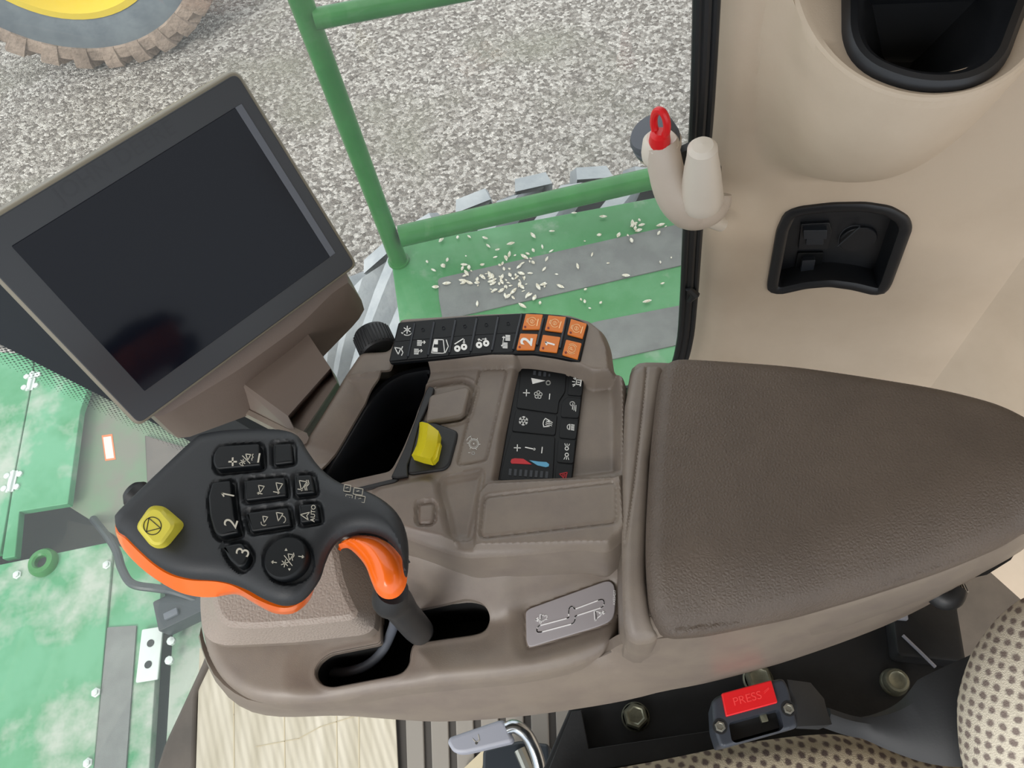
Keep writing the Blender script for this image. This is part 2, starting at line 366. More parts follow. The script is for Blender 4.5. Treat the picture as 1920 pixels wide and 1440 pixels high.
# ------------------------------------------------------------ marks (icons and lettering) on planes
class Sym:
    """icon frame: local x follows image angle ang (deg ccw), y is 90 deg further; s pixels per unit"""
    def __init__(s,mb,pl,cx,cy,sc,ang,mat,wpx=2.,h=.0003,asp=1.):
        s.mb,s.pl,s.cx,s.cy,s.sc,s.mat,s.h=mb,pl,cx,cy,sc,mat,h;a=math.radians(ang);s.c,s.s_=math.cos(a),math.sin(a);s.asp=asp
        p=PP(cx,cy,pl);q=PP(cx+1,cy,pl);s.w=wpx*np.linalg.norm(q-p)
    def p(s,x,y): x*=s.sc;y*=s.sc*s.asp;return PP(s.cx+x*s.c-y*s.s_,s.cy-(x*s.s_+y*s.c),s.pl)
    def line(s,*pts,closed=False,mat=None,w=1.):
        q=[s.p(*k) for k in pts];q=q+[q[0]] if closed else q
        s.mb.strip(q,s.w*w,s.h,s.pl[1],mat or s.mat);return s
    def fill(s,*pts,mat=None): s.mb.face([s.p(*k) for k in pts],s.h,s.pl[1],mat or s.mat);return s
    def arc(s,x,y,r,a0=0,a1=360,n=20,ry=None,w=1.):
        ry=ry or r;return s.line(*[(x+r*math.cos(math.radians(a0+(a1-a0)*i/n)),y+ry*math.sin(math.radians(a0+(a1-a0)*i/n))) for i in range(n+1)],w=w)
    def disc(s,x,y,r,mat=None,n=18): return s.fill(*[(x+r*math.cos(2*math.pi*i/n),y+r*math.sin(2*math.pi*i/n)) for i in range(n)],mat=mat)
    def arrow(s,x0,y0,x1,y1,hd=.3):
        s.line((x0,y0),(x1,y1));a=math.atan2(y1-y0,x1-x0)
        for k in(2.5,-2.5): s.line((x1,y1),(x1+hd*math.cos(a+k),y1+hd*math.sin(a+k)))
        return s
    def text(s,body,size,x=0,y=0,mat=None,bold=0.):
        cu=bpy.data.curves.new('t','FONT');cu.body=body;cu.size=1;cu.align_x='CENTER';cu.align_y='CENTER';cu.offset=bold
        o=bpy.data.objects.new('t',cu);COL.objects.link(o);dg=bpy.context.evaluated_depsgraph_get();me=bpy.data.meshes.new_from_object(o.evaluated_get(dg))
        vs=[s.p(x+v.co.x*size,y+v.co.y*size)+s.pl[1]*s.h for v in me.vertices];fs=[tuple(p.vertices) for p in me.polygons]
        s.mb.add(vs,fs,mat or s.mat,False);bpy.data.objects.remove(o);bpy.data.meshes.remove(me);return s
HF=(np.zeros(3),np.array([1.,0,0]),np.array([0,1.,0]),np.array([0,0,1.]))
def plate(px,z,th,m,r=.002,bev=.001,mb=None):
    mb=mb or MB();mb.prism(W(px,z,r),HF,z-th,z,m,bev);return mb
#==================================================================== OUTSIDE
GZ=-1.9
g=MB();xs=np.linspace(-9,9,10)
g.box((-14,-8,GZ-.1),(14,22,GZ),'gravel');g.build('ground',None,auto=None)
tag(bpy.data.objects['ground'],kind='structure')
# --- far machine wheel
def wheel(name,label,c,R,rr,wd,tm,lug,rim,nl,flat=None,lh=.06,side=-1,sweep=.16):
    c=np.array(c);t=thing(name,label,'wheel',(c[0],c[1],c[2]-R))
    ax=np.array([0,side,0.]);mb=MB()
    h=wd/2
    mb.lathe(c,ax,[(rr,-h*.8),(rr+.06,-h*.95),(R-.22,-h*1.02),(R-.08,-h*.97),(R-lh,-h*.8),(R-lh,h*.8),(R-.08,h*.97),(R-.22,h*1.02),(rr+.06,h*.95),(rr,h*.8)],tm,72)
    if tm=='far_tyre':
        for s_ in(1,-1): mb.lathe(c,ax*s_,[(R-.17,h*1.0),(R-.16,h*1.05),(R-.08,h*1.02),(R-.05,h*.9),(R-.05,h*.5)],'mud',72)
    mb.build('tyre',t)
    for s_ in(1,-1):
        L=MB();lw=1.05/nl
        for k in range(nl):
            a0=2*math.pi*(k+(.5 if s_<0 else 0))/nl;V=[]
            n=7
            for i in range(n):
                u=i/(n-1);y=s_*(h*1.03*(1-u)+(-.02)*u);a=a0+sweep*u*1.6;dz=0 if i else -.09
                for da,rad in((-lw*1.5,R-lh-.01),(-lw,R+(dz if i==0 else 0)),(lw,R+(dz if i==0 else 0)),(lw*1.5,R-lh-.01)):
                    V.append(c+np.array([0,1,0])*y+rad*np.array([math.sin(a+da),0,-math.cos(a+da)]))
            F_=[(i*4+j,i*4+j+1,(i+1)*4+j+1,(i+1)*4+j) for i in range(n-1) for j in range(3)]+[(0,1,2,3),tuple((n-1)*4+j for j in(3,2,1,0))]
            L.add(V,F_,lug,False)
            # shoulder block running down the sidewall
            V=[]
            for rad,yy in((R-.01,h*1.0),(R-.07,h*1.1),(R-.17,h*1.06)):
                for da in(-lw*1.5,lw*1.5): V.append(c+np.array([0,1,0])*s_*yy+rad*np.array([math.sin(a0+da),0,-math.cos(a0+da)]))
            for rad,yy in((R-.01,h*.9),(R-.07,h*.9),(R-.17,h*.9)):
                for da in(-lw*1.8,lw*1.8): V.append(c+np.array([0,1,0])*s_*yy+rad*np.array([math.sin(a0+da),0,-math.cos(a0+da)]))
            L.add(V,[(0,1,3,2),(2,3,5,4),(0,2,8,6),(2,4,10,8),(1,7,9,3),(3,9,11,5),(0,6,7,1),(4,5,11,10)],lug,False)
        o=L.build('tread_lugs',t)
    m=MB();m.lathe(c,ax,[(rr+.005,-h*.82),(rr+.03,h*.85),(rr+.035,h*.93),(rr-.01,h*.95),(rr-.03,h*.8),(rr-.045,h*.6),(rr-.05,h*.45),(rr-.1,h*.4),(rr-.14,h*.2),(.25,h*.15),(.22,h*.3),(.02,h*.32)],rim,64)
    m.build('rim',t);return t
wheel('machine_wheel','large muddy tyre with yellow rim of another machine parked on the gravel',(-2.10,5.40,GZ+1.0),1.0,.60,.55,'far_tyre','mud','rim_yellow',30,side=-1)
wheel('drive_wheel','dusty grey lugged tyre under the green side platform',(.18,1.12,-1.12),.86,.4,.95,'tyre_dark','tyre','rim_yellow',30,lh=.07,side=1,sweep=.34)
# --- side platform with handrail
DZ=-.1
t=thing('side_platform','green painted steel walkway with grey grip strips outside the window','platform',(0,.9,DZ))
m=MB();q=np.array([P(736,497,DZ)[:2],P(748,455,DZ)[:2],P(1250,362,DZ)[:2],(1.2,1.36),(1.2,.66),(-.185,.66)])
q=np.array([P(735,500,DZ)[:2],P(752,458,DZ)[:2],P(1240,368,DZ)[:2],(1.1,P(1240,368,DZ)[1]-.02),(1.1,.64),(P(745,590,DZ)[0],.64)])
m.prism(q,HF,DZ-.05,DZ,'green',.003);m.build('deck',t)
for px in ([(821,522),(1273,420),(1400,392),(1400,472),(1273,498),(830,600),(823,560)],[(1000,645),(1117,603),(1273,573),(1400,545),(1400,620),(1262,648),(1140,675),(1000,705)]):
    plate(px,DZ+.003,.003,'strip_grey',.01,0).build('grip_strip',t)
# husks
m=MB()
def husk(x,y,z,s_):
    a=random.random()*6.3;c,s2=math.cos(a),math.sin(a);L=s_*random.uniform(1,2.2);w_=s_*.8;V=[]
    for k in range(5):
        u=-1+k*.5;r_=w_*(1-u*u*.8)
        for j in range(6):
            b=j*math.pi/3;V.append((x+c*u*L-s2*r_*math.cos(b),y+s2*u*L+c*r_*math.cos(b),z+w_+r_*math.sin(b)*.8))
    m.add(V,[(i*6+j,i*6+(j+1)%6,(i+1)*6+(j+1)%6,(i+1)*6+j) for i in range(4) for j in range(6)]+[tuple(range(6)),tuple(24+j for j in(5,4,3,2,1,0))],'husk')
for i in range(150):
    if i<95: px,py=random.gauss(940,55),random.gauss(520,28)
    elif i<105: px,py=random.gauss(1192,6),random.gauss(425,4)
    else: px,py=random.uniform(800,1260),random.uniform(400,590)
    if py<455-(px-740)*.2+12: continue
    p=P(px,py,DZ);husk(p[0],p[1],DZ+.003,random.uniform(.002,.0058))
tag(m.build('crop_husks',None),'pale dry husks and grains scattered on the green platform',"debris",kind='stuff')
t=thing('handrail','green tubular guard rail along the outer edge of the platform','railing',tuple(P(750,492,DZ)))
b=P(748,490,DZ);m=MB();m.tube([b,b+np.array([0,0,1.35])],.0205,'green_rail',18);m.build('post',t)
def onY(px,py): return PY(px,py,b[1]-.01)
p1=onY(750,443);e1=onY(1230,333);dr=norm(e1-p1);dr[1]=0
m=MB();m.tube([p1,p1+dr*1.5],.025,'green_rail',18);m.build('rail',t)
p2=onY(590,36);e2=onY(840,-12);d2=norm(e2-p2)
m=MB();m.tube([p2,p2+d2*1.4],.0175,'green_rail',18);m.build('rail',t)
m=MB();m.tube([b,b+np.array([0,0,.006])],.026,'green_rail',16);m.build('foot_plate',t)
#--- front panels
FZ=-.3
def pan(name,px,z,mt,parent,th=.02,r=.003): return plate(px,z,th,mt,r,.002).build(name,parent)
t=thing('front_walkway','weathered pale green hinged cover panels in front of the windscreen','cover panels',(-1.1,.5,FZ-.05))
pan('hinged_panel',Z8([(-600,60),(108,110),(102,190),(40,520),(0,750),(-600,800)]),FZ,'green_pale',t)
pan('hinged_panel',Z8([(112,110),(300,170),(258,290),(218,590),(62,615),(48,760),(6,768),(44,520),(106,192)]),FZ,'green_pale',t)
pan('side_panel',Z8([(262,290),(330,180),(700,330),(650,640),(440,760),(365,690),(222,600)]),FZ-.04,'grey_green',t)
pan('side_panel',Z8([(465,370),(800,470),(700,900),(480,700)]),FZ-.03,'floor_trim',t)
pan('main_panel',Z8([(-600,850),(0,786),(360,712),(364,722),(298,1470),(-600,1500)]),FZ,'green_pale',t)
pan('edge_panel',Z8([(369,722),(520,770),(515,900),(478,1470),(303,1470)]),FZ-.006,'green_pale',t)
plate(Z8([(345,988),(438,982),(402,1470),(300,1470)]),FZ-.002,.004,'strip_grey',.003,0).build('grip_strip',t)
pan('dark_channel',Z8([(505,940),(556,935),(525,1470),(482,1470)]),FZ-.05,'dark',t)
pan('edge_panel',Z8([(558,935),(800,860),(800,1470),(527,1470)]),FZ-.02,'green_pale',t)
m=MB();m.box((-2.4,-.6,FZ-.14),(-.5,1.25,FZ-.12),'dark');m.build('under_tray',t)
for x,y in Z8([(102,198),(40,520)]):
    m=MB();c=P(x,y,FZ)
    u=norm(P(x-12,y+50,FZ)-c);v=np.cross([0,0,1],u);fr=(c,u,v,np.array([0,0,1.]))
    m.box((-.028,-.010,0),(.028,.010,.003),'galv',fr)
    m.tube([c-u*.028+[0,0,.004],c+u*.028+[0,0,.004]],.0045,'galv',8)
    for a in(-1,1):
        for b_ in(-1,1): m.lathe(c+u*a*.017+v*b_*.016,[0,0,1],[(.0075,0),(.0075,.005),(.004,.007),(0,.007)],'galv',10)
    m.build('hinge',t)
for x,y in Z8([(57,820),(345,788),(310,1198),(284,1424)]):
    m=MB();m.lathe(P(x,y,FZ),[0,0,1],[(.010,0),(.010,.003),(.007,.004),(.007,.008),(.003,.010),(0,.010)],'galv',6);m.build('bolt',t)
m=MB();c=P(*Z8([(485,1075)])[0],FZ);u=norm(P(Z8([(480,1120)])[0][0],Z8([(480,1120)])[0][1],FZ)-c);v=np.cross([0,0,1],u);fr=(c,u,v,np.array([0,0,1.]))
m.box((-.055,-.024,0),(.055,.024,.006),'galv',fr,.004)
for a in(-.022,.022): m.lathe(c+u*a+[0,0,.0062],[0,0,1],[(.008,0),(.008,.0008),(0,.0008)],'dark',12)
for a in(-.02,.02): m.lathe(c+u*a-v*-.045,[0,0,1],[(.009,0),(.009,.008),(0,.01)],'galv',8)
m.build('latch_plate',t)
m=MB();c=P(*Z8([(135,778)])[0],FZ+.01);m.lathe(c,[0,0,1],[(.014,-.01),(.014,.006),(.018,.01),(.028,.008),(.033,0),(.033,-.01)],'green_rail',28)
m.lathe(c,[0,0,1],[(.014,-.006),(0,-.006)],'dark',28);m.build('lifting_eye',t)
m=MB();c=Z8([(350,410)])[0];pl=HZ(FZ-.04);s=Sym(m,pl,c[0],c[1],10,8,'sticker',2,.001)
s.fill((-1,-2.4),(1,-2.4),(1,2.4),(-1,2.4),mat='sticker_edge');s.h=.0016;s.fill((-.75,-2.1),(.75,-2.1),(.75,2.0),(-.75,2.0));m.build('warning_sticker',t)
m=MB();pts=[P(x,y,z) for (x,y),z in zip(Z8([(300,640),(348,700),(375,745),(392,800),(425,848),(500,862),(560,872),(640,900)]),[-.34,-.27,-.25,-.24,-.23,-.24,-.24,-.26])]
m.tube(smooth(pts,False),.009,'post',10)
tag(m.build('hose',None,loc=tuple(pts[0])),'black rubber hose looping over the green front panels beside the orange lever grip','hose')
t=thing('hose_clamp_bracket','small dark metal bracket under the hose at the front panels','bracket',tuple(P(345,1130,-.25)))
m=MB();c=P(350,1128,-.25);m.box((-.07,-.035,-.05),(.07,.035,0),'post',(c,norm([1,.25,0]),norm([-.25,1,0]),np.array([0,0,1.])),.006);m.build('bracket_body',t)
m=MB();m.box((-.05,-.02,0),(-.02,-.005,.008),'grey_knob',(c,norm([1,.25,0]),norm([-.25,1,0]),np.array([0,0,1.])),.003);m.build('clip',t)
#==================================================================== CAB SHELL
GY=.55
fpx=[(430,1080),(400,1190),(380,1250),(345,1325),(312,1395),(280,1490),(270,1640)]
fpl=[tuple(P(x,y,0)[:2]) for x,y in fpx]
fl=MB();fl.prism(np.array([(1.0,.53),(-.32,.53),(-.45,.46)]+fpl+[(-.62,-.9),(1.0,-.9)])[::-1],HF,-.06,0,'floor_trim')
o=fl.build('floor',None,auto=None);tag(o,kind='structure')
m=MB();m.box((-.75,-1.0,1.72),(1.3,.6,1.76),'roof');tag(m.build('ceiling',None),kind='structure')
# side window: pane, rubber seal
wt=thing('window_1','large side window with black rubber seal',None,(0,GY,.3),kind='structure')
sealpx=[(1312,-300),(1303,100),(1297,250),(1290,330),(1284,450),(1279,560),(1272,640),(1255,690),(1210,715)]
sp_=[PY(x,y,GY) for x,y in sealpx]
gb=sp_[-1][2]
m=MB();m.add([(-.62,GY,1.6),(-.26,GY,.05),(-.26,GY,gb-.02)]+[tuple(p) for p in sp_[::-1]]+[(sp_[0][0],GY,1.6)],[tuple(range(3+len(sp_)+1))],'glass',False);m.build('window_pane',wt)
path=smooth([np.array([-.3,GY,gb-.015])]+[p for p in sp_[::-1]],False)
m=MB()
for off,rad,mt in((0,.0045,'seal'),(.007,.005,'black'),(.014,.004,'seal')):
    m.tube([p+np.array([off,-.004-off*.2,-off*.6 if p[0]<.15 else 0]) for p in path],rad,mt,10)
m.build('window_seal',wt)
# windscreen
wf=thing('window_2','front windscreen with dotted black edge',None,(-.6,.3,0),kind='structure')
base=smooth([(-.29,.55),(-.44,.545),(-.58,.50),(-.655,.40),(-.70,.29),(-.735,.18),(-.75,0),(-.76,-.5),(-.76,-.95)],False)
def ws(i,z): return np.array([base[i][0]-.27*z,base[i][1],z])
m=MB();n=len(base);m.add([ws(i,z) for z in(-.05,1.6) for i in range(n)],[(i,i+1,n+i+1,n+i) for i in range(n-1)],'glass_front');m.build('window_pane',wf)
# frit dots along the post edge, on the glass
m=MB();cum=np.r_[0,np.cumsum(np.linalg.norm(np.diff(base,axis=0),axis=1))]
def wsa(a,z):
    x=np.interp(a,cum,base[:,0]);y=np.interp(a,cum,base[:,1]);return np.array([x-.27*z,y,z])
st=.0042
for j in range(int(.9/st)):
    z=.1+j*st
    for k in range(9):
        a=.030+k*st+(st/2 if j%2 else 0);r_=st*.52*(1-k/11.)
        c=wsa(a,z);u=norm(wsa(a+.002,z)-c);v=norm(wsa(a,z+.002)-c);nn=np.cross(u,v)
        if nn[0]<0:nn=-nn
        c=c+nn*.0006
        m.add([c+u*r_*math.cos(b_)+v*r_*math.sin(b_) for b_ in np.linspace(0,2*math.pi,6,endpoint=False)],[(0,1,2,3,4,5)],'seal',False)
V=[];F_=[]
zz=np.linspace(0,1.2,30)
V=[wsa(a,z)+np.array([.001,-.001,0]) for z in zz for a in(.0,.015,.030)]
m.add(V,[(i*3+j,i*3+j+1,i*3+j+4,i*3+j+3) for i in range(29) for j in(0,1)],'seal')
m.build('dotted_edge',wf)
m=MB();rings=[]
for z in np.linspace(-.05,1.6,12):
    c=wsa(0,z)+np.array([.035,-.0,0]);rings.append([c+np.array(k) for k in[(-.045,-.02,0),(-.03,-.035,0),(.03,-.02,0),(.045,.01,0),(.03,.035,0),(-.03,.035,0)]])
m.loft(rings,'post');m.build('corner_post',wf)
m=MB()
for da,rd in((.006,.004),(.018,.003)):
    m.tube([wsa(da,z)+np.array([.012,-.012,0]) for z in np.linspace(0,1.5,10)],rd,'seal',8)
m.build('post_seal',wf)
# right wall trim (angled), then rear wall
A0=np.array([sp_[3][0]+.035,GY-.005]);ang=math.radians(-17);wu=np.array([math.cos(ang),math.sin(ang),0]);wn=np.array([math.sin(ang),-math.cos(ang),0]);wz=np.array([0,0,1.])
WO=np.array([A0[0],A0[1],0]);WP=(WO,wn)
def wuv(px,py,pl=WP):
    p=PP(px,py,pl);return np.array([np.dot(p-WO,wu),p[2]])
def WU(pts,r=0): 
    q=np.array([wuv(*p) for p in pts]);return rnd(q,r) if r else q
uc=wuv(1835,600)[0]
edge=[wuv(x+18,y) for x,y in[(1312,-250),(1305,100),(1298,250),(1292,330),(1288,450),(1283,560),(1278,640),(1270,690),(1262,760),(1258,860)]]
outw=np.array(list(edge)+[(edge[-1][0],-.02),(uc,-.02),(uc,1.25),(edge[0][0],1.25)])
pock=WU([(1478,400),(1500,392),(1560,385),(1620,384),(1665,391),(1695,408),(1702,425),(1664,530),(1655,544),(1640,546),(1600,536),(1555,530),(1510,534),(1462,545),(1446,541),(1446,530),(1464,430)],.006)
# cup holder bulge in wall coords
cupC=wuv(1745,120);cupb=wuv(1720,318)
def bulge(u,v):
    # half-cup: protrusion falls from the rim down to the wall
    t=np.clip((cupb[1]+.0-v)/(cupb[1]-CUPV),0,1) # 0 at bottom,1 at rim
    t=np.clip((v-cupb[1])/(CUPV-cupb[1]),0,1);hw=.045+.052*np.sqrt(np.clip(t,0,1))
    d=np.clip(1-((u-CUPU+.012*(1-t))/hw)**2,0,1)
    prof=np.sin(t*math.pi/2)**.65
    z=.116*prof*d**.5
    return z
CUPU=0;CUPV=0
CUPP=.105
# locate rim: front of rim (px 1745,150) lies on plane pushed out by CUPP
plr=(WO+wn*CUPP,wn);pr=PP(1748,166,plr);CUPU=float(np.dot(pr-WO,wu));CUPV=float(pr[2])
def zwall(u,v):
    z=np.zeros_like(u)
    b_=bulge(u,v)
    # gentle blur of the bulge by sampling
    s_=0
    for du in(-.014,-.007,0,.007,.014):
        for dv in(-.014,-.007,0,.007,.014): s_=s_+bulge(u+du,v+dv)
    k_=np.clip((v-(CUPV-.03))/.024,0,1);k_=k_*k_*(3-2*k_)*np.clip(1.15-((u-CUPU)/.097)**8,0,1);z=b_*k_+s_/25*(1-k_)
    # rounded front edge of the trim
    e=np.array(edge)[::-1];ue=np.interp(v,e[:,1],e[:,0]);d=u-ue
    z=z-.02*np.clip(1-d/.05,0,1)**2
    # shallow relief beside handle
    z=z-.012*np.exp(-((u-hu)**2/(2*.022**2)+(v-hv)**2/(2*.03**2)))
    return z
hu,hv=wuv(1385,375)
cu_u=np.linspace(-.099,.099,41)
def cz(u): return .116*np.clip(1-(u/.097)**2,0,1)**.5
front=[(CUPU+u,CUPV+.25*(CUPP-cz(u))) for u in cu_u]
niche=np.array([(CUPU-.072,CUPV+.0),(CUPU+.072,CUPV+.0),(CUPU+.078,CUPV+.22),(CUPU-.078,CUPV+.22)])
cuphole=np.array(front+[(CUPU+.099,CUPV+.21),(CUPU-.099,CUPV+.21)])
m=MB();hf(m,outw,[pock,cuphole],zwall,.004,'cream',hskirt=[(0,-.006,None),(0,-.03,None)],skirt=[(0,-.03,None)],frame=(WO,wu,wz,wn))
T3=lambda u,v,z: WO+wu*u+wz*v+wn*z
for s_ in(-1,1):
    m.loft([[T3(CUPU+s_*a,v,z) for v in(CUPV+.02,CUPV+.212)] for a,z in((.070,-.006),(.076,-.001),(.1005,-.004))],'cream',False,False,closed=False)
# shelf between the bulge rim and the black insert
rim_pl=(pr+np.array([0,0,.004]),norm(np.array([0,0,1.])+wn*.25))
outc=np.array([T3(u,v-.0,cz(u-CUPU)) for u,v in front])
inn_=smooth([PP(x,y,rim_pl) for x,y in[(1588,-40),(1590,0),(1590,62),(1604,100),(1635,128),(1690,150),(1748,160),(1810,156),(1855,137),(1885,106),(1905,50),(1925,0),(1935,-40)]],False)
dd_=np.r_[0,np.cumsum(np.linalg.norm(np.diff(inn_,axis=0),axis=1))];tt=np.linspace(0,dd_[-1],41);inn_=np.stack([np.interp(tt,dd_,inn_[:,k]) for k in range(3)],1)-rim_pl[1]*.006
do_=np.r_[0,np.cumsum(np.linalg.norm(np.diff(outc,axis=0),axis=1))];tt=np.linspace(0,do_[-1],41);outc=np.stack([np.interp(tt,do_,outc[:,k]) for k in range(3)],1)
cenb=inn_.mean(0);inn_=inn_+(cenb-inn_)*.04
m.loft([outc-np.array([0,0,.006]),outc,outc*.93+inn_*.07+np.array([0,0,.003]),outc*.8+inn_*.2+np.array([0,0,.004]),outc*.3+inn_*.7,inn_][::-1],'cream',False,False,closed=False)
tag(m.build('wall_right',None),kind='structure')
CC=WO+wu*uc
m=MB();ru=norm([.42,-.9,0]);rn=norm([-.9,-.42,0])
m.loft([[CC+np.array([0,0,z]) for z in(-.02,1.25)],[CC+ru*.012-rn*.004+np.array([0,0,z]) for z in(-.02,1.25)],[CC+ru*1.2+np.array([0,0,z]) for z in(-.02,1.25)],[CC+ru*1.2-rn*.03+np.array([0,0,z]) for z in(-.02,1.25)],[CC-rn*.03+np.array([0,0,z]) for z in(-.02,1.25)]],'cream',True,True,False)
tag(m.build('wall_rear',None),kind='structure')
m=MB();pl_=(CC,rn)
for pts in([(1772,1215),(1788,1218),(1800,1238),(1820,1290)],[(1768,1200),(1772,1215),(1755,1260)]):
    m.tube(smooth([PP(x,y,pl_) for x,y in pts],False),.002,'console_dark',6)
tag(m.build('trim_1',None),kind='structure')
# --- cup holder insert
t=thing('cup_holder','black cup holder insert set in the moulded cream wall pocket','cup holder',tuple(WO+wu*CUPU+wn*.04+wz*(CUPV-.14)))
ringpx=[(1588,-120),(1590,0),(1590,62),(1604,100),(1635,128),(1690,150),(1748,160),(1810,156),(1855,137),(1885,106),(1905,50),(1925,0),(1960,-120)]
rim_pl=(pr+np.array([0,0,.004]),norm(np.array([0,0,1.])+wn*.25))
fu=wu;fv=norm(np.cross(rim_pl[1],fu));rf=(rim_pl[0],fu,fv,rim_pl[1])
rq=[];
for x,y in ringpx: 
    p=PP(x,y,rim_pl)-rim_pl[0];rq.append((np.dot(p,fu),np.dot(p,fv)))
rq=resample(rnd(rq,.02),72)
m=MB();L=[]
for off,h in((.004,-.014),(.003,-.002),(-.001,.003),(-.006,.003),(-.011,-.001),(-.016,-.012),(-.030,-.04),(-.048,-.075),(-.052,-.078)):
    r_=offset(rq,off);L.append([rim_pl[0]+fu*a+fv*b_+rim_pl[1]*h for a,b_ in r_])
m.loft(L,'liner',False,False)
m.loft([L[-1]],'liner',False,True)
o=m.build('cup_liner',t)
m=MB();cc=np.mean(L[-1],0);m.loft([[WO+wu*a+wz*b_+wn*h for a,b_ in offset(resample(niche,60),o_)] for o_,h in((.003,.001),(-.002,.001),(-.004,-.05),(-.006,-.07))][::-1],'liner',True,False);m.build('back_niche',t);m=MB()
cen=PP(1750,150,(rim_pl[0]-rim_pl[1]*.125,rim_pl[1]))
for r_ in(.028,.034):
    m.tube([cc+fu*r_*math.cos(a)*1.+fv*(r_*math.sin(a)-.0)+rim_pl[1]*.001 for a in np.linspace(0,2*math.pi,30,endpoint=False)],.0015,'liner',6,closed=True)
m.build('floor_ring',t)
# --- power socket pocket
t=thing('socket_pocket','black recessed power outlet panel set in the cream wall','outlet',tuple(WO+wu*pock[:,0].mean()+wz*pock[:,1].min()))
m=MB();pq=resample(pock,96);L=[]
for off,h in((.005,.000),(.0045,.003),(.002,.0045),(-.004,.0045),(-.008,.002),(-.0095,-.004),(-.012,-.022)):
    L.append([WO+wu*a+wz*b_+wn*h for a,b_ in offset(pq,off)])
m.loft(L,'liner',False,True);m.build('bezel',t)
BP=(WO-wn*.022,wn);BF=(WO-wn*.022,wu,wz,wn)
def onback(px,py,h=0):
    p=PP(px,py,(WO+wn*(-.022+h),wn));return (np.dot(p-WO,wu),p[2])
def backplate(name,px,h0,h1,mt='key2',r=.002):
    q=rnd([onback(x,y,h1) for x,y in Z5(px)],r);mm=MB();mm.prism(q,BF,h0,h1,mt,.0008);return mm.build(name,t)
backplate('socket_housing',[(575,400),(880,385),(905,470),(860,665),(545,665)],-.001,.004,'liner')
backplate('socket_lid',[(600,465),(855,462),(850,560),(600,560)],.004,.010,'key2');backplate('socket_lid',[(630,560),(820,555),(815,620),(625,620)],.004,.007,'key2')
backplate('switch_housing',[(540,705),(815,700),(790,920),(500,920)],-.001,.003,'key')
backplate('rocker_switch',[(590,785),(730,780),(700,930),(565,930)],.003,.009,'key2')
m=MB();cq=[onback(x,y,.003) for x,y in Z5([(1180,560)])][0];ctr=WO-wn*.022+wu*cq[0]+wz*cq[1]
rad=np.linalg.norm(np.array(onback(*Z5([(1380,500)])[0]))-np.array(onback(*Z5([(980,600)])[0])))/2
m.lathe(ctr,wn,[(rad,-.001),(rad,.003),(rad*.96,.004),(0,.004)],'liner',40);m.build('outlet_cap',t)
m=MB();pts=[WO+wu*a+wz*b_+wn*(-.022+.006) for a,b_ in[onback(x,y,.006) for x,y in Z5([(965,630),(1080,530),(1200,425)])]];m.tube(pts,.0009,'key2',8)
pts=[WO+wu*a+wz*b_+wn*(-.022+.006) for a,b_ in[onback(x,y,.006) for x,y in Z5([(970,600),(985,520),(1040,450),(1120,415),(1200,415)])]];m.tube(smooth(pts,False),.0006,'key2',8);m.build('cap_tether',t)
# --- window latch handle
HY=GY-.05
def HP(x,y,dy=0): return PY(*ZA([(x,y)])[0],HY-dy)
t=thing('window_latch','cream curved window latch with red pull pin and grey knob','latch',tuple(HP(760,1250)))
m=MB();pts=smooth([HP(370,560,.0),HP(400,680,.005),HP(430,820,.01),HP(480,960,.015),HP(560,1080,.02),(HP(660,1150,.02)),HP(760,1150,.02),HP(840,1100,.015),HP(860,1020,.01)],False)
sc=.0023*.5
rad_=np.interp(np.linspace(0,1,len(pts)),[0,.25,.6,1],[.015,.016,.0215,.016]);m.tube(pts,rad_,'cream_part',20);m.build('latch_arm',t)
m=MB();a_=HP(745,1090,.03);b_=HP(755,575,.035);ax=b_-a_;L_=np.linalg.norm(ax)
m.lathe(a_,ax,[(0,-.004),(.0185,-.002),(.0198,.004),(.0192,.01),(.0155,L_*.6),(.0132,L_*.8),(.0125,L_*.93),(.009,L_*.985),(0,L_)],'cream_light',28);m.build('lever',t)
m=MB();a_=HP(370,650,.0);b_=HP(380,560,.0);ax=norm(b_-a_);m.lathe(a_,ax,[(.0155,-.006),(.0165,0),(.016,.012),(.013,.016),(0,.017)],'cream_light',24);m.build('collar',t)
m=MB();c=HP(300,490,-.02);kx=norm(HP(240,420,0)-HP(360,620,0))
m.lathe(c-kx*.014,kx,[(.012,-.012),(.02,-.008),(.0215,-.004),(.0215,0)],'cream_part',28);m.lathe(c-kx*.014,kx,[(.0205,0),(.022,.002),(.022,.007),(.0205,.008),(.0205,.009),(.0215,.01),(.0215,.014),(.019,.018),(0,.019)],'grey_knob',28);m.build('knob',t)
m=MB();a_=HP(368,575,.005);u=norm(HP(380,280,.005)-a_);m.lathe(a_,u,[(.0085,-.002),(.0095,.004),(.0085,.011),(.005,.014)],'red',20,True)
v=norm(np.cross(u,np.array([0,-1.,0])));H=np.linalg.norm(HP(390,275,.005)-a_)
m.tube([a_+u*(.008+(H-.008)*.5*(1-math.cos(k)))+v*.0040*math.sin(k)+np.array([0,-1,0])*.006*math.sin(k) for k in np.linspace(0,2*math.pi,28,endpoint=False)],.0034,'red',10,closed=True)
m.build('pull_pin',t)
m=MB();q=[PY(*p,GY-.040) for p in ZA([(510,680),(660,610),(860,735),(925,780),(920,920),(860,900),(640,820),(560,820)])]
m.loft([[np.array(p)+np.array([0,.008,0]) for p in q],q],'black',True,True,False);m.build('mounting_bracket',t)
m=MB();pts=smooth([PY(*p,GY-.03) for p in ZA([(790,1240),(850,1270),(930,1300)])],False);m.tube(pts,[.008]*len(pts),'cream_light',12);m.build('lower_pin',t)
t=thing('seal_clip','small black clip on the window seal below the latch','clip',tuple(PY(1300,550,GY-.01)))
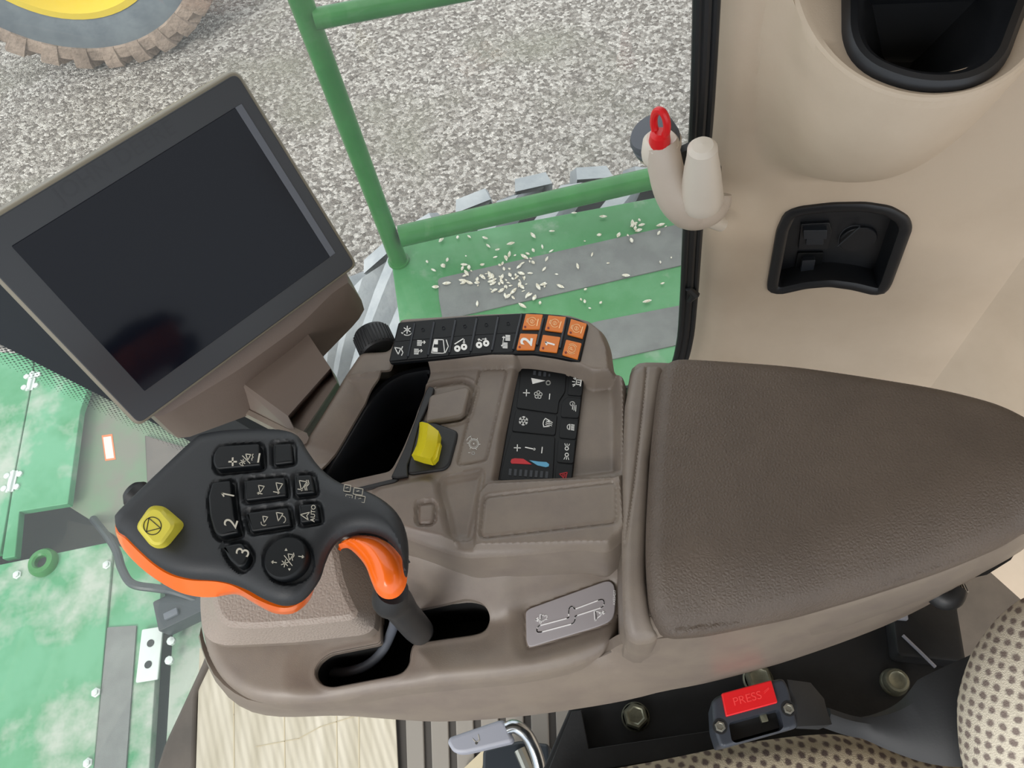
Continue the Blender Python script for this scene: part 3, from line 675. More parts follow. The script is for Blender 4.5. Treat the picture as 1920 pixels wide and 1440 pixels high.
m=MB();m.tube([PY(1290,540,GY-.01),PY(1303,552,GY-.012),PY(1292,565,GY-.01)],[.004,.006,.003],'seal',8);m.build('clip_body',t)
#==================================================================== FLOOR THINGS
t=thing('floor_mat','grey brown ribbed floor mat beside the cardboard','floor mat',(-.15,.1,0))
m=MB();q=W([(700,1200),(1060,1200),(1060,1700),(700,1700)],.004);m.prism(q,HF,.0005,.004,'mat_gap');m.build('mat_base',t)
for i in range(9):
    x0=756+i*47;w_=33
    q=W([(x0,1210),(x0+w_,1208),(x0+w_+12,1600),(x0+12,1600)],.010,.002)
    m=MB();m.prism(q,HF,.004,.010,'mat_rib',.002);m.build('rib',t)
m=MB();q=W([(375,1215),(735,1225),(742,1340),(750,1500),(752,1640),(362,1640)],.012)
m.prism(q,HF,.0112,.014,'cardboard',.001)
for x0,x1 in((437,440),(530,536),(628,634),(672,674)): m.strip([P(x0,1250,.014),P((x0+x1)/2,1340,.014),P(x1,1560,.014)],.0016,.0006,(0,0,1),'beige_scrap')
m.strip([P(480,1400,.014),P(560,1385,.014),P(600,1363,.014),P(690,1335,.014)],.001,.0006,(0,0,1),'beige_scrap')
tag(m.build('cardboard_sheet',None,loc=tuple(P(560,1400,.011))),'pale creased corrugated cardboard sheet on the cab floor','cardboard')
t=thing('floor_edge_trim','dark curved trim along the front edge of the floor','trim',tuple(P(335,1400,0)))
m=MB();q=W([(402,1190),(382,1245),(345,1325),(312,1395),(282,1490),(270,1640),(368,1640),(368,1450),(372,1300),(410,1220)],.01,.012)
m.prism(q,HF,.0005,.018,'floor_trim',.006);m.build('trim_strip',t)
#==================================================================== ARMREST CONSOLE
con=thing('armrest_console','brown moulded armrest console carrying the switch panels and padded rest','console',(0,.2,.45))
ZD=.745;ZL=.665
# ---- rear arm body under the pad and bridge
rest=[(1165,905),(1172,760),(1183,692),(1196,681),(1236,681),(1400,690),(1600,712),(1750,740),(1850,768),(1920,800),(1990,850),(2010,920),(1980,975),(1915,1005),(1800,1060),(1600,1130),(1400,1170),(1250,1190),(1190,1196),(1172,1180),(1170,1100),(1168,1010)]
body=W(rest,.735)
m=MB();q=resample(rnd(body,.015),140)
L=[]
for off,z in((-.02,.744),(-.008,.7435),(-.003,.741),(0,.735),(.001,.72),(.003,.70),(.004,.66),(-.004,.63),(-.02,.6),(-.03,.56)): L.append([(x,y,z) for x,y in offset(q,off)])
def brdz(X,Y): 
    return .744
m.loft(L,'console',True,True);m.build('arm_body',con)
# bridge band in front of pad, with seam groove
bq=W([(1171,760),(1183,694),(1198,681),(1238,681),(1245,690),(1219,860),(1212,1000),(1210,1080),(1220,1145),(1238,1182),(1225,1192),(1195,1196),(1176,1186),(1168,1150),(1166,1010),(1166,905)],.757,.004)
seam=[P(x,y,.757)[:2] for x,y in[(1213,684),(1206,760),(1190,900),(1178,985),(1172,1020)]]
def zb(X,Y):
    sd=SD(X,Y,bq);db=dline(X,Y,[P(1160,1200,.757),P(1250,1192,.757)]);return .757-.018*np.clip(1-db/.05,0,1)**1.7-fil(sd,.007)-.0015*groove(dline(X,Y,seam),.0009)
m=MB();hf(m,bq,[],zb,.0011,'console',skirt=[(0,-.02,None),(0,-.04,None)]);m.build('bridge_cover',con)
# pad
pq=W([(1241,680),(1330,684),(1480,695),(1600,712),(1730,733),(1800,748),(1870,768),(1930,800),(1985,845),(2000,900),(1975,960),(1915,1000),(1800,1050),(1650,1100),(1500,1143),(1400,1165),(1320,1182),(1262,1185),(1236,1172),(1218,1135),(1211,1060),(1212,980),(1219,860),(1229,760)],.76)
pq=rnd(pq,.02)
def zp(X,Y):
    sd=SD(X,Y,pq)
    # broad roll-off on the driver side, tight radius elsewhere
    n0=P(1236,1175,.76);n1=P(1915,1000,.76);dl=dline(X,Y,[n0,P(1500,1143,.76),n1])
    return .775-fil(sd,.012)-.022*np.clip(1-dl/.055,0,1)**2-.0
m=MB();hf(m,pq,[],zp,.0013,'pad',skirt=[(.0004,-.006,None),(-.002,-.012,None),(-.004,-.02,.738)]);m.build('arm_pad',con)
# lower skirt on driver's side
sk=W([(1000,1262),(1160,1216),(1300,1195),(1500,1145),(1700,1085),(1915,1003),(1960,985),(1960,1000),(1905,1035),(1800,1090),(1750,1120),(1600,1180),(1440,1225),(1240,1275),(1000,1320),(960,1300)],.66)
m=MB();L=[]
top=[(374,1190),(383,1228),(407,1272),(455,1308),(510,1319),(608,1313),(728,1290),(954,1270),(1080,1247),(1136,1224),(1180,1203),(1300,1190),(1500,1145),(1700,1085),(1915,1003),(1970,965)]
mid=[(372,1193),(383,1232),(407,1277),(455,1313),(510,1324),(608,1319),(728,1296),(954,1276),(1080,1250),(1150,1222),(1200,1212),(1310,1200),(1500,1158),(1700,1098),(1917,1012),(1975,970)]
low=[(392,1215),(402,1250),(430,1300),(470,1330),(535,1343),(640,1342),(740,1349),(830,1353),(960,1345),(1090,1328),(1180,1312),(1240,1297),(1340,1277),(1500,1232),(1700,1155),(1880,1050),(1930,1000)]
rT=[P(x,y,.742-.089*max(0,min(1,(1205-x)/60))) for x,y in top];rM=[P(x,y,.722-.075*max(0,min(1,(1225-x)/90))) for x,y in mid];rL=[P(x,y,.56) for x,y in low]
n=60
def rs(L_): 
    q=smooth(L_,False);d=np.r_[0,np.cumsum(np.linalg.norm(np.diff(q,axis=0),axis=1))];t_=np.linspace(0,d[-1],n);return np.stack([np.interp(t_,d,q[:,k]) for k in range(3)],1)
rT,rM,rL=rs(rT),rs(rM),rs(rL);m2=rM*.45+rL*.55+np.array([0,-.004,0]);e=rL+np.array([0,.012,-.012]);ins=rT+np.array([.0,.008,-.003]);rF=rL+np.array([0,.06,-.012])
m.loft([ins,rT,rM,rM*.8+rL*.2+np.array([0,-.003,0]),m2,rL,e,rF],'console',False,False,closed=False);m.build('side_cover',con)
# ---- lower front body
lowpx=[(380,1115),(372,1150),(371,1178),(380,1225),(405,1271),(453,1308),(508,1319),(608,1313),(728,1290),(954,1270),(1040,1255),(1090,1241),(1135,1220),(1158,1190),(1166,1120),(1165,1050),(1145,1025),(1091,1015),(960,1022),(870,1030),(824,1018),(763,995),(700,960),(600,940),(480,960),(400,1040)]
lp=rnd(W(lowpx,ZL),.02)
slot=rnd(W(Z1([(1305,500),(1680,455),(1765,478),(1795,545),(1760,620),(1700,642),(1340,692),(1322,740),(1315,815),(1280,860),(1240,878),(860,950),(800,935),(765,890),(762,850),(790,800),(850,755),(1130,700),(1150,690),(1150,470),(1220,480)]),ZL),.010)
dedge=[P(x,y,.70)[:2] for x,y in[(600,985),(700,990),(763,1010),(824,1036),(870,1048),(960,1043),(1091,1030),(1141,1036),(1175,1010)]]
lab=rnd(W(Z4([(435,590),(490,540),(1460,190),(1540,185),(1600,240),(1620,350),(1615,580),(1590,680),(1530,740),(1400,800),(540,1060),(480,1060),(445,980)]),ZL-.004),.006)
labout=offset(lab,.010)
def zl(X,Y):
    sd=SD(X,Y,lp);z=np.full(X.shape,ZL)-fil(sd,.012)
    dd=dline(X,Y,dedge);t_=np.clip(1-dd/.045,0,1);z=z+.035*t_*t_*(3-2*t_)*(1-S(SD(X,Y,lab),.024,.012))
    # shallow bowl toward the slot
    ds=SD(X,Y,slot);z=z-.006*S(ds,.03,.012)+.0005*groove(ds-.002,.0015)
    dl=SD(X,Y,lab);z=z-.004*S(dl,.016,.006)*1.
    z=z-.0012*groove(dl,.001)
    return z
m=MB();hf(m,lp,[slot],zl,.0014,'console',skirt=[(.002,-.012,None),(.001,-.05,None),(-.006,-.085,None)],hskirt=[(0,-.003,None),(0,-.007,None)])
m.build('lever_base',con)
m=MB();q=resample(slot,90);m.loft([[(x,y,z) for x,y in offset(q,o_)] for o_,z in((.0005,ZL-.005),(.004,.58))][::-1],'void',True,False);m.build('slot_shade',con)  # near-black walls: darkness inside the slot put into the colour
m=MB();m.prism(offset(lab,-.001),HF,ZL-.007,ZL-.0035,'label_plate',.0008)
s=Sym(m,HZ(ZL-.0035),0,0,.14583,0,'skin_text',.9,.0003)
def z4(pts,cl=False,w=1.):
    m.strip([PP(*p,HZ(ZL-.0035)) for p in Z4(pts+([pts[0]] if cl else []))],.00085*w,.0003,(0,0,1),'skin_text')
z4([tuple(p) for p in rnd([(590,830),(615,780),(990,680),(1005,670),(1000,600),(1010,550),(1040,525),(1070,550),(1080,565),(1400,445),(1440,440),(1465,480),(1440,540),(1100,650),(1085,660),(1085,710),(1060,750),(640,862),(600,860)],22)],True)
z4([(580,700),(635,700)]);z4([(610,675),(580,700),(610,720)]);z4([(635,630),(655,630),(650,745),(632,745)],True,.8);z4([(655,645),(680,640),(690,655),(715,640),(730,660),(715,680),(730,690),(690,700),(680,715),(655,715)],True,.8)
z4([(1330,590),(1350,590),(1360,705),(1340,710)],True,.8);z4([(1350,600),(1380,590),(1390,610),(1420,600),(1420,640),(1370,680),(1358,690)],True,.8);z4([(1400,620),(1465,605)]);z4([(1440,590),(1470,605),(1445,630)])
c=Z4([(1592,415)])[0];Sym(m,HZ(ZL-.0035),c[0],c[1],1,88,'skin_text',1,.0003).text('AXE54277',6.5)
m.build('lever_label',con)
# textured cushion block
bot=W([(384,1095),(384,1150),(388,1190),(402,1208),(430,1216),(560,1210),(690,1196),(709,1185),(712,1130),(708,1080),(680,1010),(600,960),(480,970),(400,1040)],ZL-.002)
top_=W([(392,1080),(400,1130),(410,1160),(425,1174),(470,1178),(560,1172),(660,1162),(672,1150),(655,1120),(640,1080),(632,1030),(600,975),(490,980),(410,1040)],.705)
m=MB();a_=resample(rnd(bot,.008),90);b_=resample(rnd(top_,.008),90);L=[[(x,y,ZL-.02) for x,y in a_],[(x,y,ZL) for x,y in a_],[(x,y,ZL+.008) for x,y in a_*.97+b_*.03]]
m.loft(L,'console',False,False);
L=[L[-1]]+[[(x,y,z) for x,y in a_*(1-k)+b_*k] for k,z in((.5,.685),(.85,.698),(.97,.7035))]+[[(x,y,.706) for x,y in offset(b_,-.004)]]
m.loft(L,'grain',False,True);m.build('textured_block',con)
# ---- upper deck (one moulded sheet with pockets)
deckpx=[(742,592),(760,588),(900,579),(1000,576),(1070,581),(1110,593),(1135,613),(1146,640),(1150,672),(1153,690),(1168,700),(1176,720),(1172,800),(1172,905),(1176,960),(1172,1000),(1141,1027),(1091,1020),(960,1032),(870,1037),(824,1025),(763,1003),(700,985),(600,960),(520,930),(500,900),(560,822),(600,758),(640,692),(670,648),(725,646)]
dq=rnd(W(deckpx,ZD+.008),.006)
ridge=W([(742,592),(760,588),(900,579),(1000,576),(1070,581),(1110,593),(1135,613),(1150,650),(1155,700),(1112,708),(1085,695),(1056,686),(1000,676),(920,676),(772,686),(650,702),(640,692),(725,680)],.757)
pocket=rnd(W([(812,692),(758,702),(726,719),(702,744),(684,772),(640,846),(606,900),(610,930),(673,912),(742,897),(766,850),(790,790),(806,738),(816,718)],.728),.006)
valley=W([(652,705),(775,690),(820,690),(818,740),(770,860),(745,903),(600,935),(560,880),(566,832)],ZD)
clim=rnd(W(Z2([(1205,195),(1400,215),(1660,265),(1810,318),(1695,1268),(1530,1290),(1010,1275)]),.737),.002)
climv=W([(970,680),(1060,692),(1110,714),(1158,716),(1166,760),(1164,893),(1070,905),(925,910),(938,820)],.737)
lidA=rnd(W([(700,915),(800,894),(816,902),(826,950),(840,1005),(860,1018),(780,1000),(700,975)],ZD+.004),.006)
sq=rnd(W([(783,940),(812,937),(820,945),(818,978),(808,986),(784,986),(779,980),(779,948)],ZD+.004),.002)
pB=rnd(W([(829,895),(903,881),(908,888),(884,1012),(855,1014),(845,1003),(835,955),(823,915)],ZD),.004)
pC=rnd(W([(909,932),(1156,904),(1157,981),(900,1010)],ZD+.004),.005)
pCo=W([(895,925),(915,905),(1164,893),(1172,990),(1141,1020),(890,1025)],ZD+.004)
gear=rnd(W([(901,691),(951,690),(911,864),(857,873)],ZD),.004)
pat=rnd(W([(800,728),(870,717),(886,726),(872,777),(862,784),(790,795)],ZD),.005)
def zd(X,Y):
    sd=SD(X,Y,dq);z=np.full(X.shape,ZD)
    z=z+.012*S(SD(X,Y,ridge),.008,-.003)
    sv=SD(X,Y,valley);z=z-.020*S(sv,.05,-.025)
    z=z-.011*S(SD(X,Y,climv),.008,-.003)
    z=z+.006*S(SD(X,Y,pCo),.004)-.0016*groove(SD(X,Y,pC),.0012)-.001*S(SD(X,Y,pC),.003)
    z=z+.005*S(SD(X,Y,lidA),.008)-.0035*S(SD(X,Y,sq),.003)+.0022*S(SD(X,Y,sq),.003,-.003)
    z=z-.004*S(SD(X,Y,pB),.008,-.002)-.001*groove(SD(X,Y,pB),.001)
    sg=SD(X,Y,gear);z=z-.0012*S(sg,.0025)-.0012*groove(sg,.0009)
    sp2=SD(X,Y,pat);z=z-.003*groove(sp2-.0012,.0016)+.001*groove(sp2-.005,.0012)
    # rise toward bridge
    br=W([(1152,700),(1180,690),(1180,1000),(1164,1000)],ZD);z=z+.012*S(SD(X,Y,br),.02,-.004)
    return z-fil(sd,.006)
m=MB();hf(m,dq,[pocket],zd,.0011,'console',skirt=[(.0005,-.012,None),(.001,-.05,None),(-.006,-.09,None)],hskirt=[(0,-.003,None)]);m.build('console_top',con)
# front wall below the deck so nothing shows through
m=MB();q=resample(offset(dq,-.012),100);m.loft([[(x,y,.60) for x,y in q],[(x,y,.715) for x,y in q]],'console_dark',True,False);m.build('console_frame',con)
# black storage tray liner
m=MB();q=resample(pocket,110);L=[[(x,y,z) for x,y in offset(q,o_)] for o_,z in((.003,.730),(.001,.7315),(-.002,.7315),(-.004,.728),(-.010,.69),(-.014,.645),(-.018,.642))]
cen_=q.mean(0)
m.loft(L,'liner',False,True);m.build('storage_tray',con)
m=MB();plate(Z7([(690,462),(716,470),(712,500),(668,600),(640,655),(596,830),(575,880),(578,940),(520,950),(488,944),(560,790),(610,660),(672,490)]),.7485,.02,'black',.001,.001,m)
plate([(672,913),(742,896),(748,899),(740,906),(676,921),(640,925)],.7465,.012,'black',.002,.001,m);m.build('tray_lip',con)
m=MB();q=rnd(W(Z7([(690,505),(885,458),(905,475),(872,605),(850,620),(668,652)]),.751),.004);m.prism(q,HF,.735,.7495,'console',.002);m.build('blank_switch_cover',con)
# yellow rocker
m=MB();plate(Z7([(585,835),(640,640),(700,645),(842,700),(838,740),(800,880),(770,905),(600,930),(575,925)]),.7475,.022,'black',.004,.002,m);m.build('rocker_housing',con)
m=MB()
pr_=Z7([(598,828),(640,652),(672,650),(735,690),(742,712),(758,735),(735,848),(700,853)])
cc=[P(x,y,.757) for x,y in Z7([(598,828),(640,655)])];c2=[P(x,y,.770) for x,y in Z7([(640,835),(685,660)])];c3=[P(x,y,.762) for x,y in Z7([(697,850),(740,700)])];c4=[P(x,y,.752) for x,y in Z7([(735,846),(760,735)])]
rows=[]
for k in range(15):
    u=k/14;bow=-.006*math.sin(math.pi*u)
    row=[c_[0]*(1-u)+c_[1]*u+np.array([0,0,bow]) for c_ in(cc,c2,c3)]
    rows.append([row[0]-np.array([0,0,.012]),row[0],(row[0]*.7+row[1]*.3)+[0,0,.0015],row[0]*.4+row[1]*.6+[0,0,.001],row[1],row[1]*.5+row[2]*.5+[0,0,.0005],row[2],row[2]-np.array([0,0,.012])])
m.loft(rows,'yellow',True,True,closed=False)
m2_=[c3[0]*.95+c3[1]*.05,c3[0]*.3+c3[1]*.7,c4[0]*.3+c4[1]*.7,c4[0]]
m.loft([[np.array([p[0],p[1],.742]) for p in m2_],[np.array([p[0],p[1],.754]) for p in m2_]],'yellow',True,True,False)
m.build('rocker_switch',con)
# separator switch marks
m=MB();G=lambda x,y:Z2([(x,y)])[0];c=G(808,922);s=Sym(m,HZ(ZD-.0012),c[0],c[1],9.5,90,'white',.9,.0003)
s.arc(0,0,.95).arc(0,0,.72,w=.5).disc(0,0,.12)
for k in range(6):
    a=math.radians(60*k+20);s.line((.95*math.cos(a),.95*math.sin(a)),(1.3*math.cos(a+.1),1.3*math.sin(a+.1)))
s.arc(.2,.1,1.35,20,70,6)
c=G(803,1007);s=Sym(m,HZ(ZD-.0012),c[0],c[1],2.6,90,'white',.9,.0003);s.arc(0,0,1);c=G(768,1003);Sym(m,HZ(ZD-.0012),c[0],c[1],2.4,0,'white',.8,.0003).line((-.8,0),(.8,0))
m.build('separator_symbol',con)
# ---- keypad on the ridge
KZ=.7590
m=MB();plate([(747,604),(860,594),(972,587),(1000,586),(1050,590),(1085,598),(1102,607),(1103,612),(1088,677),(1080,676),(1040,668),(1000,662),(920,662),(733,680),(729,676)],KZ,.004,'key',.002,.0012,m)
kp=m.build('keypad_panel',con)
tops=[(130,150),(255,140),(415,128),(590,115),(765,100),(940,88),(1125,80)];bots=[(42,468),(190,452),(355,438),(530,420),(705,408),(880,400),(1055,392)]
def icon_keys():
    for i in range(6):
        a,b_,c_,d_=np.array(tops[i]),np.array(tops[i+1]),np.array(bots[i+1]),np.array(bots[i])
        for row in(0,1):
            if row==0: Q=[a,b_,b_*.5+c_*.5,a*.5+d_*.5]
            else: Q=[a*.5+d_*.5,b_*.5+c_*.5,c_,d_]
            cen=sum(Q)/4;Q=[cen+(q_-cen)*.985 for q_ in Q]
            m=MB();plate(Z3([tuple(q_) for q_ in Q]),KZ+.0008,.0008,'key',.0008,.0002,m)
            px,py=Z3([tuple(cen)])[0];pl=HZ(KZ+.0008)
            def sy(x,y,sc,ang=88,mt='white',wp=1.5): 
                p=Z3([(x,y)])[0];return Sym(m,pl,p[0],p[1],sc,ang,mt,wp)
            if row==0 and i==0:
                s=sy(190,212,7)
                for k in range(3):
                    a_=math.radians(60*k);s.line((math.cos(a_),math.sin(a_)),(-math.cos(a_),-math.sin(a_)))
                s.arc(0,0,1.5,150,240,6);s.line((-.8,1.1),(-1.1,1.2),(-.8,1.5))
            if row==0 and i>0: sy(cen[0],cen[1],3,88,'dim_block').arc(0,0,1)
            if row==1:
                if i==0: sy(118,382,7).line((-1,0),(.6,-.6),(.8,1),closed=True);sy(145,385,7).line((-1.2,0),(-.4,-.35),(.4,.1),(1.2,-.2))
                if i==1:
                    for x,y in((290,320),(265,390)):
                        s=sy(x,y,5)
                        for k in range(5): s.line((-.9+k*.45,-.8),(-.9+k*.45,.8),w=.8)
                        s2=sy(x+35,y,5);s2.line((-.8,1),(.3,.6),(.3,-.4));s2.line((-.2,-.1),(.3,-.6),(.8,-.1))
                if i==2:
                    s=sy(450,345,11);s.line((-1.1,-1),(1.1,-.7),(1.1,.8),(-1.2,1.2),(-1.2,-.6),closed=True);s.fill((-1,.2),(-.3,.2),(-.3,1),(-1,1));s.fill((.3,.2),(1,.2),(1,.8),(.3,.8));s.line((-1.1,-1.1),(0,-1.6),(1.1,-1.2))
                if i==3:
                    sy(600,366,6).disc(0,0,1).disc(0,0,.3,'key');sy(655,352,6).disc(0,0,1).disc(0,0,.3,'key')
                    p=[PP(*q_,pl) for q_ in Z3([(580,328),(648,285)])];m.strip(p,.001,.0003,(0,0,1),'white');sy(655,305,4).arrow(.8,0,-1,0,.7)
                if i==4:
                    sy(778,336,6).disc(0,0,1).disc(0,0,.3,'key');sy(836,322,6).disc(0,0,1).disc(0,0,.3,'key');sy(785,295,4,160).arrow(-1,0,1,0,.7);sy(822,288,4,0).arrow(-1,0,1,0,.7)
                if i==5:
                    for x,y in((1013,278),(992,340)):
                        s=sy(x,y,5)
                        for k in range(5): s.line((-.9+k*.45,-.8),(-.9+k*.45,.8),w=1.0)
                    s=sy(975,308,10);s.arrow(-.3,0,1,-.1,.35);s.arrow(.3,0,-1,.1,.35)
            if row==0 and i==0: pass
            m.build('key',kp)
        if i>0 or True:
            if i<5:
                a_,b2=np.array(tops[i+1]),np.array(bots[i+1]);m=MB();pts=[P(*q_,KZ+.001) for q_ in Z3([tuple(a_*.93+b2*.07),tuple(a_*.07+b2*.93)])];m.tube(pts,.0011,'key2',8);m.build('key_divider',kp)
icon_keys()
OK=[([(1160,80),(1300,85),(1275,205),(1130,205)],'e',(1155,188)),([(1345,90),(1490,105),(1460,230),(1315,210)],'e',(1345,197)),([(1530,120),(1660,160),(1625,280),(1500,245)],'e',(1527,235)),
    ([(1115,240),(1258,245),(1230,372),(1083,372)],'2',(1110,353)),([(1300,250),(1445,270),(1415,395),(1270,378)],'1',(1302,362)),([(1490,290),(1617,320),(1585,450),(1458,412)],'P',(1487,398))]
for q_,k,led in OK:
    m=MB();plate(Z3(q_),KZ+.0016,.0016,'orange_key',.0008,.0004,m);c=np.mean(np.array(q_),0);px,py=Z3([tuple(c)])[0];pl=HZ(KZ+.0016)
    lx,ly=Z3([led])[0];Sym(m,pl,lx,ly,2.1,0,'led_red').disc(0,0,1)
    s=Sym(m,pl,px,py,9,78 if q_[0][0]<1300 else 72,'mark_orange',1.1)
    if k=='1': Sym(m,pl,px,py,9,74,'white',3.2).line((-.45,.55),(0,.95),(0,-.95))
    elif k=='2': Sym(m,pl,px,py,1,80 if k=='2' else 74,'white').text(k,30,0,0,bold=.03)
    elif k=='P': s.arc(0,0,.75).arc(0,0,1.05,-50,50,8).arc(0,0,1.05,130,230,8).text('P',1.2)
    else:
        s.arc(0,.1,.85,-60,240,14);s.line((-.45,-.55),(-.3,-1),(.3,-1),(.45,-.55)) if False else s.line((-.4,.85),(-.3,1.2),(.3,1.2),(.4,.85));s.arc(0,.1,.4,20,320,8);s.line((-.3,.1),(.4,.1));s.line((-.7,-1.05),(.7,-1.05),w=1.6)
    m.build('button',kp)
for a_,b2 in(((1128,82),(1058,372)),((1305,118),(1252,335)),((1490,120),(1440,360))):
    m=MB();m.tube([P(*q_,KZ+.0006) for q_ in Z3([a_,b2])],.0012,'key2',8);m.build('key_divider',kp)
# ---- climate panel
CZ=.7385
m=MB();plate(Z2([(1215,205),(1400,222),(1658,272),(1800,325),(1690,1258),(1530,1280),(1022,1268)]),CZ,.006,'key',.0015,.001,m);cp=m.build('climate_panel',con)
def ckey(poly,icons,name='key'):
    m=MB();plate(Z2(poly),CZ+.001,.001,'key',.002,.0005,m);pl=HZ(CZ+.001)
    def sy(x,y,sc,ang=85,mt='white',wp=1.6): 
        p=Z2([(x,y)])[0];return Sym(m,pl,p[0],p[1],sc,ang,mt,wp,.0004)
    icons(sy);return m.build(name,cp)
def plus(sy,x,y): sy(x,y,6,88).line((-1,0),(1,0)).line((0,-1),(0,1))
def fan(sy):
    for k,(x,y) in enumerate([(1355,285),(1402,292),(1447,298),(1488,305)]): sy(x,y,2.5 if k<3 else 1.5,85,'dim_block').fill((-1.6,-1),(1.6,-1),(1.6,1),(-1.6,1))
    sy(1385,358,1,0).fill((-12.5,5.5),(-10,-5.5),(13.5,.5));s=sy(1478,374,3.6).arc(0,0,1,w=1.2)
    plus(sy,1282,465);s=sy(1388,482,7)
    for k in range(5):
        a_=math.radians(72*k);s.arc(.62*math.cos(a_),.62*math.sin(a_),.45,0,360,10,w=.75)
    s.disc(0,0,.15);sy(1490,498,5,85).line((-1,0),(1,0))
ckey([(1235,235),(1640,288),(1630,455),(1575,540),(1562,650),(1190,598),(1215,420)],fan)
def mid_(sy):
    s=sy(1255,717,8.5)
    for k in range(6):
        a_=math.radians(60*k);ca,sa=math.cos(a_),math.sin(a_);s.line((.35*ca,.35*sa),(ca,sa));s.line((.6*math.cos(a_+.0),.6*math.sin(a_)),(.95*math.cos(a_+.3),.95*math.sin(a_+.3)),w=.8);s.line((.6*ca,.6*sa),(.95*math.cos(a_-.3),.95*math.sin(a_-.3)),w=.8)
    s.line(*[(.35*math.cos(math.radians(60*k+30)),.35*math.sin(math.radians(60*k+30))) for k in range(6)],closed=True,w=.8)
    s=sy(1472,738,8,78);s.line((-.6,-.6),(-1,.7),(-.3,1),(.4,1),(1,.7),(.6,-.6),closed=False);s.line((-.6,-.6),(-.4,.2));s.line((.6,-.6),(.5,.0))
    for x in(-.4,0,.4): s.line((x,-1.1),(x+.1,-.6),(x-.1,-.2),(x+.05,.4),w=.7)
ckey([(1186,612),(1560,665),(1542,845),(1150,808)],mid_)
def temp(sy):
    plus(sy,1200,960);s=sy(1315,965,1,-10);s.line((-9,.5),(9,0),w=1.2).disc(8,0,2.2);sy(1422,980,5.5,84).line((-1,0),(1,0))
    m_=sy(1235,1085,1,0,'icon_red');m_.fill((-20,0),(-18,5),(-12,6.5),(4,5.5),(20,-5),(-12,-3.5),(-18,-3.5))
    m_=sy(1400,1098,1,0,'icon_blue');m_.fill((-19,5.5),(-2,3),(13,2),(18,-2),(17,-6),(12,-7.5),(-4,-4))
    for k in range(8): sy(1136+k*47,1178+k*3.5,2.6,84,'dim_block').fill((-2.4,-1),(2.4,-1),(2.4,1),(-2.4,1))
ckey([(1146,822),(1540,860),(1530,1050),(1518,1262),(1040,1250),(1090,1020)],temp)
def i1(sy):
    s=sy(1738,368,7,82);s.line((-.9,-1),(.9,-1),w=1.5).line((-.6,-.9),(-.6,.2),(.6,.2),(.6,-.9)).line((0,-.6),(0,-.1))
    for x0,y0,x1,y1 in((-1.3,.9,-.8,.4),(1.3,.9,.8,.4),(0,.6,0,1.3),(-.6,.5,-.9,1.1),(.6,.5,.9,1.1)): s.line((x0,y0),(x1,y1),w=.8)
ckey([(1668,300),(1795,345),(1780,490),(1650,480)],i1)
def i2(sy):
    sy(1695,562,3.8).arc(0,0,1,ry=1.1);s=sy(1712,595,5,60)
    for k in(-.7,0,.7): s.line((-1,k-.5),(1,k+.5),w=.7)
ckey([(1648,498),(1776,512),(1752,690),(1590,680),(1598,550)],i2)
def i3(sy):
    s=sy(1672,772,6,86);s.arc(0,0,.8,0,180,8);s.line((-.8,0),(.8,0))
    for k in range(5): s.line((-.8+k*.4,-.4),(-.9+k*.4,-1.4),w=.7)
ckey([(1590,700),(1750,712),(1728,880),(1575,865)],i3)
def i4(sy):
    for d_,y in((1,965),(-1,1022)):
        s=sy(1645,y,4,85);s.arc(0,0,.8,0,360,8)
        for k in(-.7,0,.7): s.line((d_*1.2,k),(d_*2.2,k*1.6),w=.7)
ckey([(1570,882),(1725,895),(1705,1100),(1552,1085)],i4)
def i5(sy): sy(1615,1205,7,75,'icon_red').line((-1,-.8),(1,-.8),(0,1.1),closed=True).line((-.4,-.4),(.4,-.4),(0,.4),closed=True)
ckey([(1550,1105),(1702,1118),(1688,1248),(1538,1262)],i5)
# ---- side dial behind keypad
m=MB();c=P(702,640,.735);ax=norm([-.25,1,.1]);c=c-ax*.012
m.lathe(c,ax,[(.0,-.001),(.0155,0),(.0168,.002),(.0168,.020),(.015,.023),(0,.024)],'black',44)
for k in range(30):
    a=k*2*math.pi/30;b_=norm(np.cross(ax,[0,0,1]));d_=np.cross(ax,b_);p=c+.0168*(math.cos(a)*b_+math.sin(a)*d_);m.tube([p+ax*.002,p+ax*.020],.0008,'black',5)
m.build('side_dial',con)
#==================================================================== CONTROL LEVER
HZt=.865
hl=thing('control_lever','black and orange multifunction drive lever covered in buttons','control lever',tuple(P(800,1190,.60)))
capz=[(600,108),(750,86),(950,80),(1080,90),(1150,122),(1190,190),(1280,310),(1400,400),(1560,450),(1680,520),(1760,610),(1800,740),(1803,890),(1790,962),(1774,900),(1766,845),(1700,752),(1610,702),(1500,692),(1400,725),(1340,790),(1300,880),(1270,970),(1200,1070),(1130,1120),(1040,1130),(930,1090),(840,1040),(740,1000),(640,980),(500,970),(380,940),(280,880),(180,790),(110,720),(66,690),(56,630),(80,575),(300,360),(480,190),(550,128)]
cq=smooth(W(Z6(capz),HZt-.008),True,3)
BT={'plus':[(680,182),(935,168),(948,318),(665,345),(640,300),(645,240)],'blank':[(988,160),(1115,152),(1132,288),(995,305)],
 'roc':[(640,400),(765,386),(775,500),(790,620),(820,720),(690,748),(650,718),(622,620),(612,500)],
 'a':[(812,378),(1080,356),(1094,490),(822,524)],'b':[(1117,352),(1240,345),(1268,475),(1127,490)],'c':[(822,572),(1100,537),(1124,670),(858,710)],'d':[(1142,527),(1275,516),(1295,640),(1155,660)],
 'three':[(690,782),(830,757),(885,850),(850,915),(800,932),(740,880)]}
RC=(1085,860)
wells={k:rnd(W(Z6(v),HZt),.003) for k,v in BT.items()}
rcp=[(RC[0]+140*math.cos(a),RC[1]+140*math.sin(a)) for a in np.linspace(0,2*math.pi,36,endpoint=False)]
